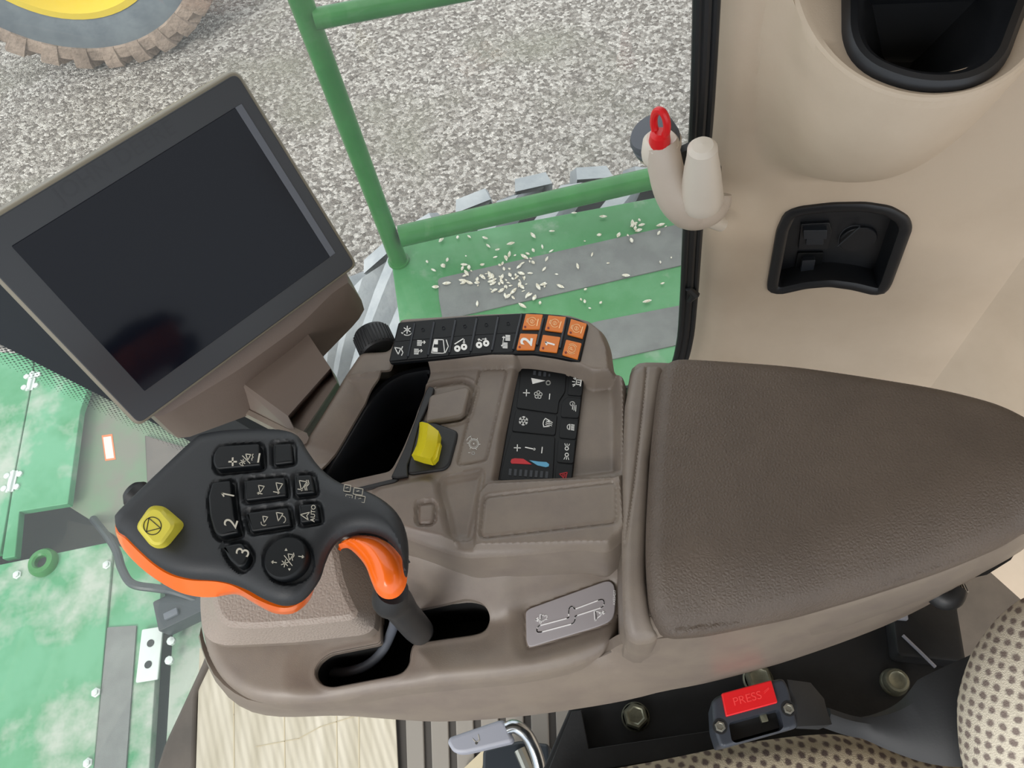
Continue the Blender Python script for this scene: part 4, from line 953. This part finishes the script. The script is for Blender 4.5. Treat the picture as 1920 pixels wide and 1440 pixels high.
wells['round']=W(Z6(rcp),HZt)
def zc(X,Y):
    sd=SD(X,Y,cq);z=np.full(X.shape,HZt)-fil(sd,.012)*.7
    for k,q_ in wells.items():
        s_=SD(X,Y,q_);z=z-.0030*S(s_,.0025,.0010)
    return z
m=MB();hf(m,cq,[],zc,.0011,'handle_black',skirt=[(0,-.003,None)]);m.build('grip_top',hl)
# icons helper
def hbtn(k,h,icons=None,mt='key',poly=None,name='button',tilt=0,tz=None):
    q_=offset(wells[k],-.0012);m=MB();m.prism(q_,HF,HZt-.004,HZt+h,mt,.0016);pl=HZ(HZt+h)
    def sy(x,y,sc,ang=80,mt_='mark_dim',wp=1.4):
        p=Z6([(x,y)])[0];return Sym(m,pl,p[0],p[1],sc,ang,mt_,wp,.0003)
    if icons: icons(sy)
    return m.build(name,hl)
def hdr(s): s.line((-1,.2),(.9,1),(.9,-.6),closed=True)
def ic_plus(sy):
    sy(757,275,8,0,wp=3).line((-.9,0),(.9,0)).line((0,-.9),(0,.9));sy(914,252,8,80,wp=3).line((-1,0),(1,0))
    s=sy(818,276,5)
    for k in range(3):
        a_=math.radians(60*k);s.line((math.cos(a_),math.sin(a_)),(-math.cos(a_),-math.sin(a_)))
    s.arc(0,0,1.4,120,200,5);sy(838,262,10,-45).line((-1,0),(1,0));hdr(sy(853,248,6,85,wp=1.6));sy(876,248,6).line((-1,0),(-.5,.2),(0,-.2),(.5,.2),(1,0))
hbtn('plus',.004,ic_plus);hbtn('blank',.0005)
def ic_r(sy): sy(728,472,12,78,wp=2.4).line((-.4,.55),(0,.95),(0,-.95));sy(750,645,1,72).text('2',36)
hbtn('roc',.004,ic_r)
def ic_a(sy):
    hdr(sy(930,440,7));sy(922,466,4).arrow(0,-1,0,1.4,.8);hdr(sy(1038,428,8));sy(1020,458,5).arrow(0,1.2,0,-1.2,.8)
hbtn('a',.001,ic_a)
def ic_b(sy): hdr(sy(1180,418,9));sy(1165,442,4).arrow(0,1.4,0,-1,.8);sy(1208,415,9).line((-1.1,0),(-.4,.25),(.3,-.2),(1,.15));sy(1198,415,9).line((-1.1,0),(-.4,.25),(.3,-.2),(1,.15))
hbtn('b',.002,ic_b)
def ic_c(sy): hdr(sy(953,622,6));sy(945,640,4).arc(0,0,1.4,90,230,6);hdr(sy(1040,606,8));sy(1052,622,5).arc(0,0,1.4,-140,0,6)
hbtn('c',.001,ic_c)
def ic_d(sy): sy(1196,598,7.5).line((-1,-.8),(0,1.4),(1,-.8),(0,-.2),closed=True);sy(1240,585,1,86).text('AUTO',11.5,bold=.01)
hbtn('d',.002,ic_d)
def ic_3(sy): sy(822,818,1,74).text('3',36)
hbtn('three',.004,ic_3)
m=MB();cpos=P(*Z6([RC])[0],HZt);rr_=np.linalg.norm(P(*Z6([(RC[0]+128,RC[1])])[0],HZt)-cpos)
m.lathe(cpos-np.array([0,0,.004]),[0,0,1],[(rr_,0),(rr_,.0055),(rr_*.97,.0075),(rr_*.9,.0085),(rr_*.8,.0085),(0,.0085)],'key',48)
pl=HZ(HZt+.0046)
def sy(x,y,sc,ang=80,mt_='mark_dim',wp=1.4):
    p=Z6([(x,y)])[0];return Sym(m,pl,p[0],p[1],sc,ang,mt_,wp,.0003)
s=sy(1070,885,7)
for k in range(3):
    a_=math.radians(60*k);s.line((math.cos(a_),math.sin(a_)),(-math.cos(a_),-math.sin(a_)))
sy(1090,868,12,-52).line((-1,0),(1,0));hdr(sy(1105,848,6));sy(1120,845,7).line((-1,0),(-.4,.2),(.3,-.2),(1,.1));sy(1005,878,5,172).arrow(-1,0,1,0,.8);sy(1168,844,5,-8).arrow(-1,0,1,0,.8)
sy(1077,802,2.6,90).fill((-.8,-1),(-.8,1),(1,0));sy(1097,922,2.6,-90).fill((-.8,-1),(-.8,1),(1,0))
m.build('round_switch',hl)
# yellow button
m=MB();bot_=resample(rnd(W(Z6([(172,665),(262,535),(345,540),(466,645),(350,788),(270,788)]),HZt+.002),.004),48);tp=resample(rnd(W(Z6([(182,660),(265,545),(322,552),(408,655),(325,772),(275,772)]),HZt+.011),.004),48)
L=[[(x,y,HZt-.004) for x,y in bot_],[(x,y,HZt+.002) for x,y in bot_],[(x,y,HZt+.0095) for x,y in bot_*.15+tp*.85],[(x,y,HZt+.011) for x,y in offset(tp,-.0015)]]
m.loft(L,'yellow_key',False,True);c=Z6([(275,660)])[0];s=Sym(m,HZ(HZt+.011),c[0],c[1],16.5,75,'dark',1.2);s.arc(0,0,1,n=30);s.line((-.8,.5),(.75,.62),(.0,-.95),closed=True);m.build('stop_button',hl)
# small seat/arrow mark
m=MB();pl=HZ(HZt-.001)
for x,y,wd_ in((1445,435,1),(1455,495,1),(1510,455,1.4),(1522,500,1.5)):
    p=Z6([(x,y)])[0];Sym(m,pl,p[0],p[1],6,-8,'mark_dim',.8,.0008).line((-wd_,-1),(wd_,-1),(wd_,1),(-wd_,1),closed=True).line((-.5,0),(.3,.3),w=.8)
m.build('reference_mark',hl)
# orange lower shell
oz=[(600,125),(750,100),(950,95),(1080,105),(1140,132),(1180,200),(1270,320),(1330,420),(1325,560),(1325,700),(1312,790),(1285,880),(1250,975),(1215,1060),(1150,1125),(1080,1150),(1000,1140),(900,1100),(820,1052),(740,1012),(640,992),(500,985),(380,955),(280,895),(180,806),(110,735),(60,700),(56,640),(90,575),(300,375),(480,205),(550,142)]
oz2=[(620,200),(750,170),(950,160),(1060,165),(1130,190),(1180,260),(1250,360),(1300,460),(1320,600),(1320,720),(1300,800),(1280,900),(1250,1020),(1215,1110),(1140,1175),(1080,1190),(1000,1182),(900,1132),(800,1075),(730,1072),(650,1086),(530,1082),(400,1042),(240,940),(120,825),(66,735),(56,650),(110,600),(320,430),(500,280),(560,220)]
A_=resample(smooth(W(Z6(oz),HZt-.016),True,3),160)
B_=resample(smooth(W(Z6(oz2),HZt-.034),True,3),160)
# align starts
A_=np.roll(A_,0,axis=0)
m=MB();L=[[(x,y,HZt-.018) for x,y in offset(A_,-.006)],[(x,y,HZt-.0165) for x,y in A_],[(x,y,HZt-.026) for x,y in A_*.4+B_*.6],[(x,y,HZt-.034) for x,y in B_],[(x,y,HZt-.044) for x,y in offset(B_,-.005)],[(x,y,HZt-.050) for x,y in offset(B_,-.016)]]
m.loft(L[::-1],'orange',True,True);m.build('orange_shell',hl)
# orange thumb crescent + black collar
tong=[(1362,776),(1400,735),(1470,702),(1545,697),(1625,712),(1700,762),(1765,850),(1785,945),(1765,1020),(1715,1070),(1650,1076),(1600,1040),(1565,965),(1535,885),(1490,822),(1425,768)]
tq=smooth(W(Z6(tong),HZt-.012),True,3)
def zt(X,Y):
    sd=SD(X,Y,tq);return HZt-.006-.014*(1-np.sqrt(np.clip(1-(1-np.clip(-sd/.016,0,1))**2,0,1)))
m=MB();hf(m,tq,[],zt,.001,'orange',skirt=[(-.001,-.003,None)]);m.build('thumb_rest',hl)
blk=[(1300,420),(1400,405),(1560,455),(1680,525),(1735,620),(1762,710),(1765,800),(1745,890),(1700,950),(1640,960),(1600,900),(1540,830),(1460,770),(1380,740),(1330,700)]
q_=resample(smooth(W(Z6(blk),HZt-.03),True,3),80)
m=MB();m.loft([[(x,y,z) for x,y in offset(q_,o_)] for o_,z in((-.020,HZt-.05),(-.010,HZt-.046),(-.005,HZt-.038),(-.004,HZt-.030),(-.008,HZt-.027))],'handle_black',True,True);m.build('grip_underside',hl)
m=MB();pts=smooth([P(*Z6([(1715,1040)])[0],HZt-.03),P(*Z6([(1702,1100)])[0],HZt-.045),P(742,1128,.80),P(758,1150,.77),P(782,1178,.70),P(790,1186,.60)],False)
rd=np.interp(np.linspace(0,1,len(pts)),[0,.15,.3,.6,1],[.010,.0118,.0118,.0105,.012]);m.tube(pts,rd,'black',22);m.build('lever_neck',hl)
m=MB();a_=P(1,1,1);c=P(*Z6([(175,470)])[0],HZt-.02);m.lathe(c-np.array([0,0,.008]),norm([-.6,.6,.2]),[(.009,-.012),(.010,.006),(.007,.010),(0,.011)],'black',20);m.build('rear_button',hl)
# wiring in the slot
m=MB();pts=smooth([P(*p,z) for p,z in zip(Z1([(1245,540),(1225,620),(1170,740),(1090,820),(990,860),(880,868),(800,850)]),[.70,.66,.64,.63,.625,.62,.60])],False);m.tube(pts,.0042,'grey_knob',12)
tag(m.build('lever_cable',None,loc=tuple(pts[-1])),'grey sheathed cable curving inside the slot below the control lever','cable')
#==================================================================== MONITOR
vA,vB,vC,vD=(-92,450),(440,130),(678,495),(265,800)
def cr2(p): return np.array([p[0],p[1],1.])
def vp(a,b,c,d):
    q=np.cross(np.cross(cr2(a),cr2(b)),np.cross(cr2(c),cr2(d)));return q[:2]/q[2]
v1=vp(vA,vB,vD,vC);v2=vp(vA,vD,vB,vC)
mu=norm(ray(*v1));mv=-norm(ray(*v2))   # mu along the top edge, mv up the screen
if np.dot(mu,ray(*vB)-ray(*vA))<0: mu=-mu
if np.dot(mv,ray(*vB)-ray(*vC))<0: mv=-mv
mn=norm(np.cross(mu,mv));mv=np.cross(mn,mu)
if np.dot(mn,ray(*vB))>0: mn=-mn
MD=.60
c0=CAM+ray(300,470)*MD;MPl=(c0,mn)
def muv(px,py,h=0):
    p=PP(px,py,(c0+mn*h,mn));return (float(np.dot(p-c0,mu)),float(np.dot(p-c0,mv)))
cs=[muv(*p) for p in(vA,vB,vC,vD)]
u0=min(cs[0][0],cs[3][0])*.5+max(cs[0][0],cs[3][0])*.5;u1=(cs[1][0]+cs[2][0])/2;w0=(cs[3][1]+cs[2][1])/2;w1=(cs[0][1]+cs[1][1])/2
import sys;print('monitor size',u1-u0,w1-w0,'normal',mn,'centre',c0,'corners',cs)
mt_=thing('touchscreen_monitor','dark angled touchscreen monitor with light edge on a brown mount','monitor',tuple(c0+mu*((u0+u1)/2)+mv*w0-mn*.05))
MF=(c0,mu,mv,mn)
def rect(a,b,c,d,r): return rnd([(a,b),(c,b),(c,d),(a,d)],r)
outer=rect(u0,w0,u1,w1,.008)
m=MB();m.prism(outer,MF,-.014,-.001,'bezel_edge',.003);m.build('edge_frame',mt_)
ss=[muv(*p) for p in((25,465),(435,200),(620,478),(272,735))]
su0=(ss[0][0]+ss[3][0])/2;su1=(ss[1][0]+ss[2][0])/2;sw0=(ss[3][1]+ss[2][1])/2;sw1=(ss[0][1]+ss[1][1])/2
inn=rect(u0+.003,w0+.003,u1-.003,w1-.003,.006);scr=rect(su0,sw0,su1,sw1,.001)
m=MB();m.prism(inn,MF,-.004,0,'bezel',.0008)
pm=(c0,mn);s=Sym(m,pm,207,295,1,0,'bezel_text',1,.0003)
cu=c0+mu*((su0+su1)/2*.9)+mv*((sw1+w1)/2)
cu_=bpy.data.curves.new('t','FONT');cu_.body='JOHN DEERE';cu_.size=.016;cu_.align_x='CENTER';cu_.align_y='CENTER';cu_.space_character=1.1
o=bpy.data.objects.new('t',cu_);COL.objects.link(o);me=bpy.data.meshes.new_from_object(o.evaluated_get(bpy.context.evaluated_depsgraph_get()))
m.add([cu+mu*v.co.x+mv*v.co.y+mn*.0002 for v in me.vertices],[tuple(p.vertices) for p in me.polygons],'bezel_text',False);bpy.data.objects.remove(o)
m.build('bezel',mt_)
m=MB();m.prism(scr,MF,-.002,.0006,'screen',.0003);m.build('screen',mt_)
m=MB();m.prism(rect(su1,sw0,su1+.006,sw1,.0005),MF,-.001,.0007,'grey_knob',.0002);m.build('screen_side_strip',mt_)
def hpt(px,py,h): p=PP(px,py,(c0+mn*h,mn));return (float(np.dot(p-c0,mu)),float(np.dot(p-c0,mv)))
hb=[hpt(x,y,-.05) for x,y in((330,825),(480,770),(590,680),(668,600),(684,575),(652,528),(560,380),(440,200),(60,430),(120,620))]
hfn=[hpt(x,y,-.016) for x,y in((290,788),(450,690),(560,610),(625,545),(655,528),(648,510),(560,370),(440,190),(40,420),(100,620))]
hb=resample(rnd(hb,.012),80);hfn=resample(rnd(hfn,.012),80)
L=[[c0+mu*a+mv*b_+mn*h for a,b_ in q] for q,h in((hfn,-.014),(hfn*.5+hb*.5,-.028),(hb,-.046),(offset(hb,-.002),-.052),(offset(hb,-.010),-.058),(offset(hb,-.03),-.062))]
m=MB();m.loft(L[::-1],'console_dark',True,True);m.build('rear_housing',mt_)
# mount arm from housing down to console
m=MB();e0=c0+mu*((u0+u1)/2+.0)+mv*(w0+.05)-mn*.06
q0=[P(x,y,.79) for x,y in((480,765),(600,672),(640,700),(575,800))]
q1=[P(x,y,.70) for x,y in((520,800),(602,722),(640,735),(575,835))]
top4=[e0+mu*a+mv*b_ for a,b_ in((-.05,-.01),(.05,-.01),(.05,.05),(-.05,.05))]
g0=[PP(x,y,(c0-mn*.052,mn)) for x,y in((470,778),(600,668),(560,600),(430,700))]
g1=[P(x,y,.75) for x,y in((560,822),(632,716),(620,690),(540,780))]
g1b=[P(x,y,.70) for x,y in((572,836),(640,730),(630,705),(552,795))]
m.loft([g0,g1,g1b],'console_dark',True,True,False)
g2=[PP(x,y,(c0-mn*.06,mn)) for x,y in((455,772),(478,780),(478,770),(460,765))]
m.tube([PP(466,772,(c0-mn*.055,mn)),P(566,822,.752)],.006,'console',8)  # lit side of the arm, put in as a paler tube
m.build('mount_arm',mt_)
#==================================================================== SEAT
st_=thing('operator_seat','cream speckled fabric seat on a black metal base','seat',(.35,-.1,.02))
SZ=.50
m=MB()
q=W([(1010,1460),(1080,1300),(1200,1265),(1400,1225),(1560,1180),(1700,1130),(1800,1080),(1790,1240),(1840,1300),(1950,1330),(1950,1500),(1500,1700),(1010,1700)],.42);m.prism(rnd(q,.005),HF,.38,.42,'frame_black',.002)
m.build('base_plate',st_)
m=MB();a_=[P(x,y,.46) for x,y in((1068,1338),(1100,1326),(1098,1402),(1410,1375),(1410,1395),(1030,1450),(1020,1440))]
q=W([(1072,1334),(1090,1331),(1104,1404),(1420,1357),(1420,1395),(1150,1440),(1026,1448)],.45)
m.prism(q,HF,.42,.45,'frame_black',.001);m.build('base_flange',st_)
for x,y,rb in((1192,1341,.0155),(1425,1270,.0165),(1684,1275,.0145)):
    m=MB();c=P(x,y,.435);c[2]=.42;m.lathe(c,[0,0,1],[(rb*.95,0),(rb*.95,.003),(rb*.86,.005)],'bolt',28);m.lathe(c,[0,0,1],[(rb*.86,.004),(rb*.86,.011),(rb*.76,.014),(rb*.6,.0145),(rb*.5,.0135),(0,.0135)],'bolt',6 if x!=1684 else 24);m.build('bolt',st_)
m=MB();c=P(1745,1180,.45);m.box((-.035,-.03,-.03),(.03,.03,.0),'frame_black',(c,norm([1,-.32,0]),norm([.32,1,0]),np.array([0,0,1.])),.006);m.box((-.036,.006,.0),(-.022,.022,.006),'lever_grey',(c,norm([1,-.32,0]),norm([.32,1,0]),np.array([0,0,1.])),.002)
m.tube([c+np.array([-.03,.0,.002]),c+np.array([-.02,-.02,.002]),c+np.array([-.012,-.035,.0])],.0018,'lever_grey',8);m.build('rear_bracket',st_)
# cushion
q=W([(1110,1445),(1250,1420),(1400,1388),(1500,1375),(1570,1370),(1620,1376),(1700,1400),(1800,1420),(1960,1420),(2100,1800),(1400,2000),(900,1800),(1000,1490)],.50)
qq=rnd(q,.03)
def zs(X,Y):
    sd=SD(X,Y,qq);return .505-fil(sd,.03)+.004*np.sin(X*40)*np.cos(Y*35)
m=MB();hf(m,qq,[],zs,.006,'fabric',skirt=[(0,-.03,None),(-.005,-.06,None)]);m.build('seat_cushion',st_)
# back bolster
rings=[];n=28
bl=[(1880,1150,.70),(1865,1235,.68)]
cs_=[(P(1990,1140,.62),.025),(P(1975,1200,.62),.040),(P(1955,1270,.61),.050),(P(1948,1340,.60),.056),(P(1958,1420,.59),.058),(P(1985,1510,.58),.058),(P(2010,1620,.58),.055)]
cs_=[(cs_[0][0]+np.array([.01,.02,0]),.004)]+cs_+[(P(2060,1900,.58),.055),(P(2066,1930,.58),.04),(P(2070,1945,.58),.005)]
pts=smooth([c_[0] for c_ in cs_],False);rd=np.interp(np.linspace(0,1,len(pts)),np.linspace(0,1,len(cs_)),[c_[1] for c_ in cs_])
m=MB();m.tube(pts,rd,'fabric_back',32);m.build('backrest_bolster',st_)
# seat belt buckle
bk=thing('belt_buckle','black seat belt buckle with red press button beside the seat','seat belt buckle',tuple(P(1420,1340,.50)))
BZ=.565
fb=W(ZB([(1150,725),(1200,695),(1580,590),(1610,592),(1640,640),(1700,880),(1695,905),(1230,1035),(1200,1025),(1160,900)]),BZ,.004)
sl=W(ZB([(1255,875),(1580,785),(1610,900),(1590,925),(1300,1005),(1275,990)]),BZ,.003)
def zk(X,Y):
    return BZ-fil(SD(X,Y,fb),.003)
m=MB();hf(m,fb,[sl],zk,.001,'buckle',skirt=[(0,-.01,None),(-.003,-.06,None)],hskirt=[(0,-.003,None),(-.001,-.012,None)]);m.build('buckle_body',bk)
m=MB();m.prism(offset(fb,-.004),HF,.52,.552,'black');m.build('buckle_core',bk)
m=MB();m.prism(W(ZB([(1210,685),(1530,600),(1572,745),(1240,835)]),BZ+.004,.0015),HF,BZ-.006,BZ+.004,'red',.001)
c=ZB([(1375,720)])[0];Sym(m,HZ(BZ+.004),c[0],c[1],1,15,'red_line',1,.0002).text('PRESS',22);c=ZB([(1500,670)])[0];Sym(m,HZ(BZ+.004),c[0],c[1],5,15,'red_line',1,.0002).line((-1,-.6),(1,.6)).line((-1,0),(1,1));m.build('press_button',bk)
for x,y in ZB([(1200,900),(1640,785)]):
    m=MB();c=P(x,y,BZ);m.lathe(c,[0,0,1],[(.0062,-.001),(.0062,.0006),(.005,.0006)],'black',20);m.lathe(c,[0,0,1],[(.0048,0),(.0046,.0014),(.003,.0018),(.0026,.001),(0,.001)],'metal',6);m.build('screw',bk)
m=MB();c=P(*ZB([(1480,840)])[0],BZ-.01);m.box((-.003,-.004,-.004),(.003,.004,.002),'bolt',(c,np.array([1.,0,0]),np.array([0,1.,0]),np.array([0,0,1.])),.001);m.build('latch_tongue',bk)
# neck wedge of the buckle
def rg(pts,z): return [P(x,y,z) for x,y in pts]
m=MB();m.loft([rg([(1476,1274),(1495,1320),(1496,1362),(1492,1366)],.56),rg([(1520,1280),(1535,1320),(1545,1360),(1535,1368)],.545),rg([(1545,1310),(1550,1330),(1560,1358),(1550,1362)],.53)],'sleeve',True,True,closed=True);m.build('buckle_neck',bk)
m=MB();pts=smooth([P(1545,1345,.52),P(1600,1362,.51),P(1680,1370,.51),P(1750,1360,.52),P(1830,1325,.53),P(1910,1290,.54)],False)
L=[]
for i,p in enumerate(pts):
    u=i/(len(pts)-1);hw=.009+.029*min(1,max(0,(u-.25)/.4));tdir=norm(pts[min(i+1,len(pts)-1)]-pts[max(i-1,0)]);sdv=norm(np.cross([0,0,1],tdir));nz=norm(np.cross(tdir,sdv)+sdv*.3)
    L.append([p+sdv*hw,p+sdv*hw*.6+nz*.008,p+nz*.010,p-sdv*hw*.6+nz*.008,p-sdv*hw,p-nz*.003])
m.loft(L,'sleeve',True,True);m.build('belt_sleeve',bk)
# seat adjust lever
lv=thing('seat_lever','grey plastic lever on a bent chrome rod at the front of the seat','lever',tuple(P(960,1400,.30)))
m=MB();q=W([(838,1392),(842,1382),(935,1350),(945,1350),(962,1385),(958,1392),(870,1413),(850,1412)],.35,.006);m.prism(q,HF,.33,.35,'lever_grey',.004)
c=(893,1388);s=Sym(m,HZ(.35),c[0],c[1],6,10,'mark_dim',1.2,.0006);s.line((-1,.6),(-.2,-.6)).line((-.2,-.6),(1,-.2)).line((1,-.2),(.9,1.6)).arc(-.1,-.9,.3);m.build('lever_grip',lv)
m=MB();m.tube(smooth([P(950,1366,.345),P(965,1362,.345),P(985,1375,.34),P(1000,1400,.33),P(1012,1440,.32),P(1016,1500,.31)],False),.0075,'chrome',16);m.build('lever_rod',lv)
lv=thing('seat_suspension','dark suspension housing below the seat lever','suspension',tuple(P(970,1440,.0)))
m=MB();m.prism(W([(905,1405),(975,1388),(1030,1395),(1040,1700),(900,1700)],.22,.006),HF,.0105,.22,'post',.004);m.build('suspension_box',lv)
m=MB();m.tube([P(975,1405,.225),P(990,1440,.225),P(1000,1480,.225)],.008,'metal',10);m.build('suspension_pin',lv)
m=MB();m.prism(W([(870,1440),(912,1400),(900,1460)],.02),HF,.0105,.02,'beige_scrap');tag(m.build('cardboard_scrap',None,loc=tuple(P(890,1440,.0105))),'small beige cardboard scrap beside the dark suspension housing','scrap')
# label and knob behind the armrest
m=MB();c=P(1775,1125,.60)
ls=thing('care_label','small white striped label hanging behind the armrest end','label',tuple(P(1800,1105,.6)))
m=MB();pl=HZ(.60);q=[P(x,y,.60) for x,y in((1792,1100),(1806,1092),(1816,1110),(1800,1114))];m.face(q,.0006,(0,0,1),'cream_light')
for k in range(4): m.strip([P(1796+k*4,1100-k*1.5,.6),P(1802+k*4,1112-k*1.0,.6)],.0006,.0010,(0,0,1),'dark')
m.build('label_tag',ls)
m=MB();m.tube(smooth([P(1755,1112,.60),P(1770,1122,.60),P(1785,1118,.60),P(1790,1105,.60)],False),.010,'black',14);m.build('adjuster_knob',con)
m=MB();m.loft([rg([(1815,1085),(1850,1078),(1895,1050),(1912,1025),(1905,1010),(1850,1040)],.58),rg([(1815,1085),(1850,1078),(1895,1050),(1912,1025),(1905,1010),(1850,1040)],.61)],'black',True,True,False);m.build('hinge_bracket',con)

for nm,lb in(('stop_button','yellow push button with a triangle in a circle'),('thumb_rest','orange curved thumb grip'),('orange_shell','orange lower shell of the grip'),('storage_tray','black storage tray liner'),('press_button','red press button'),('pull_pin','red pull pin'),('textured_block','raised block with grained top'),('lever_label','grey decal showing the lever gate')):
    if nm in bpy.data.objects: bpy.data.objects[nm]['label']=lb
for o in bpy.data.objects:
    if o.name.startswith('rocker_switch') and o.parent is con: o['label']='yellow rocker switch'
    if o.name.split('.')[0]=='button' and o.parent is kp: o['label']='orange square button'
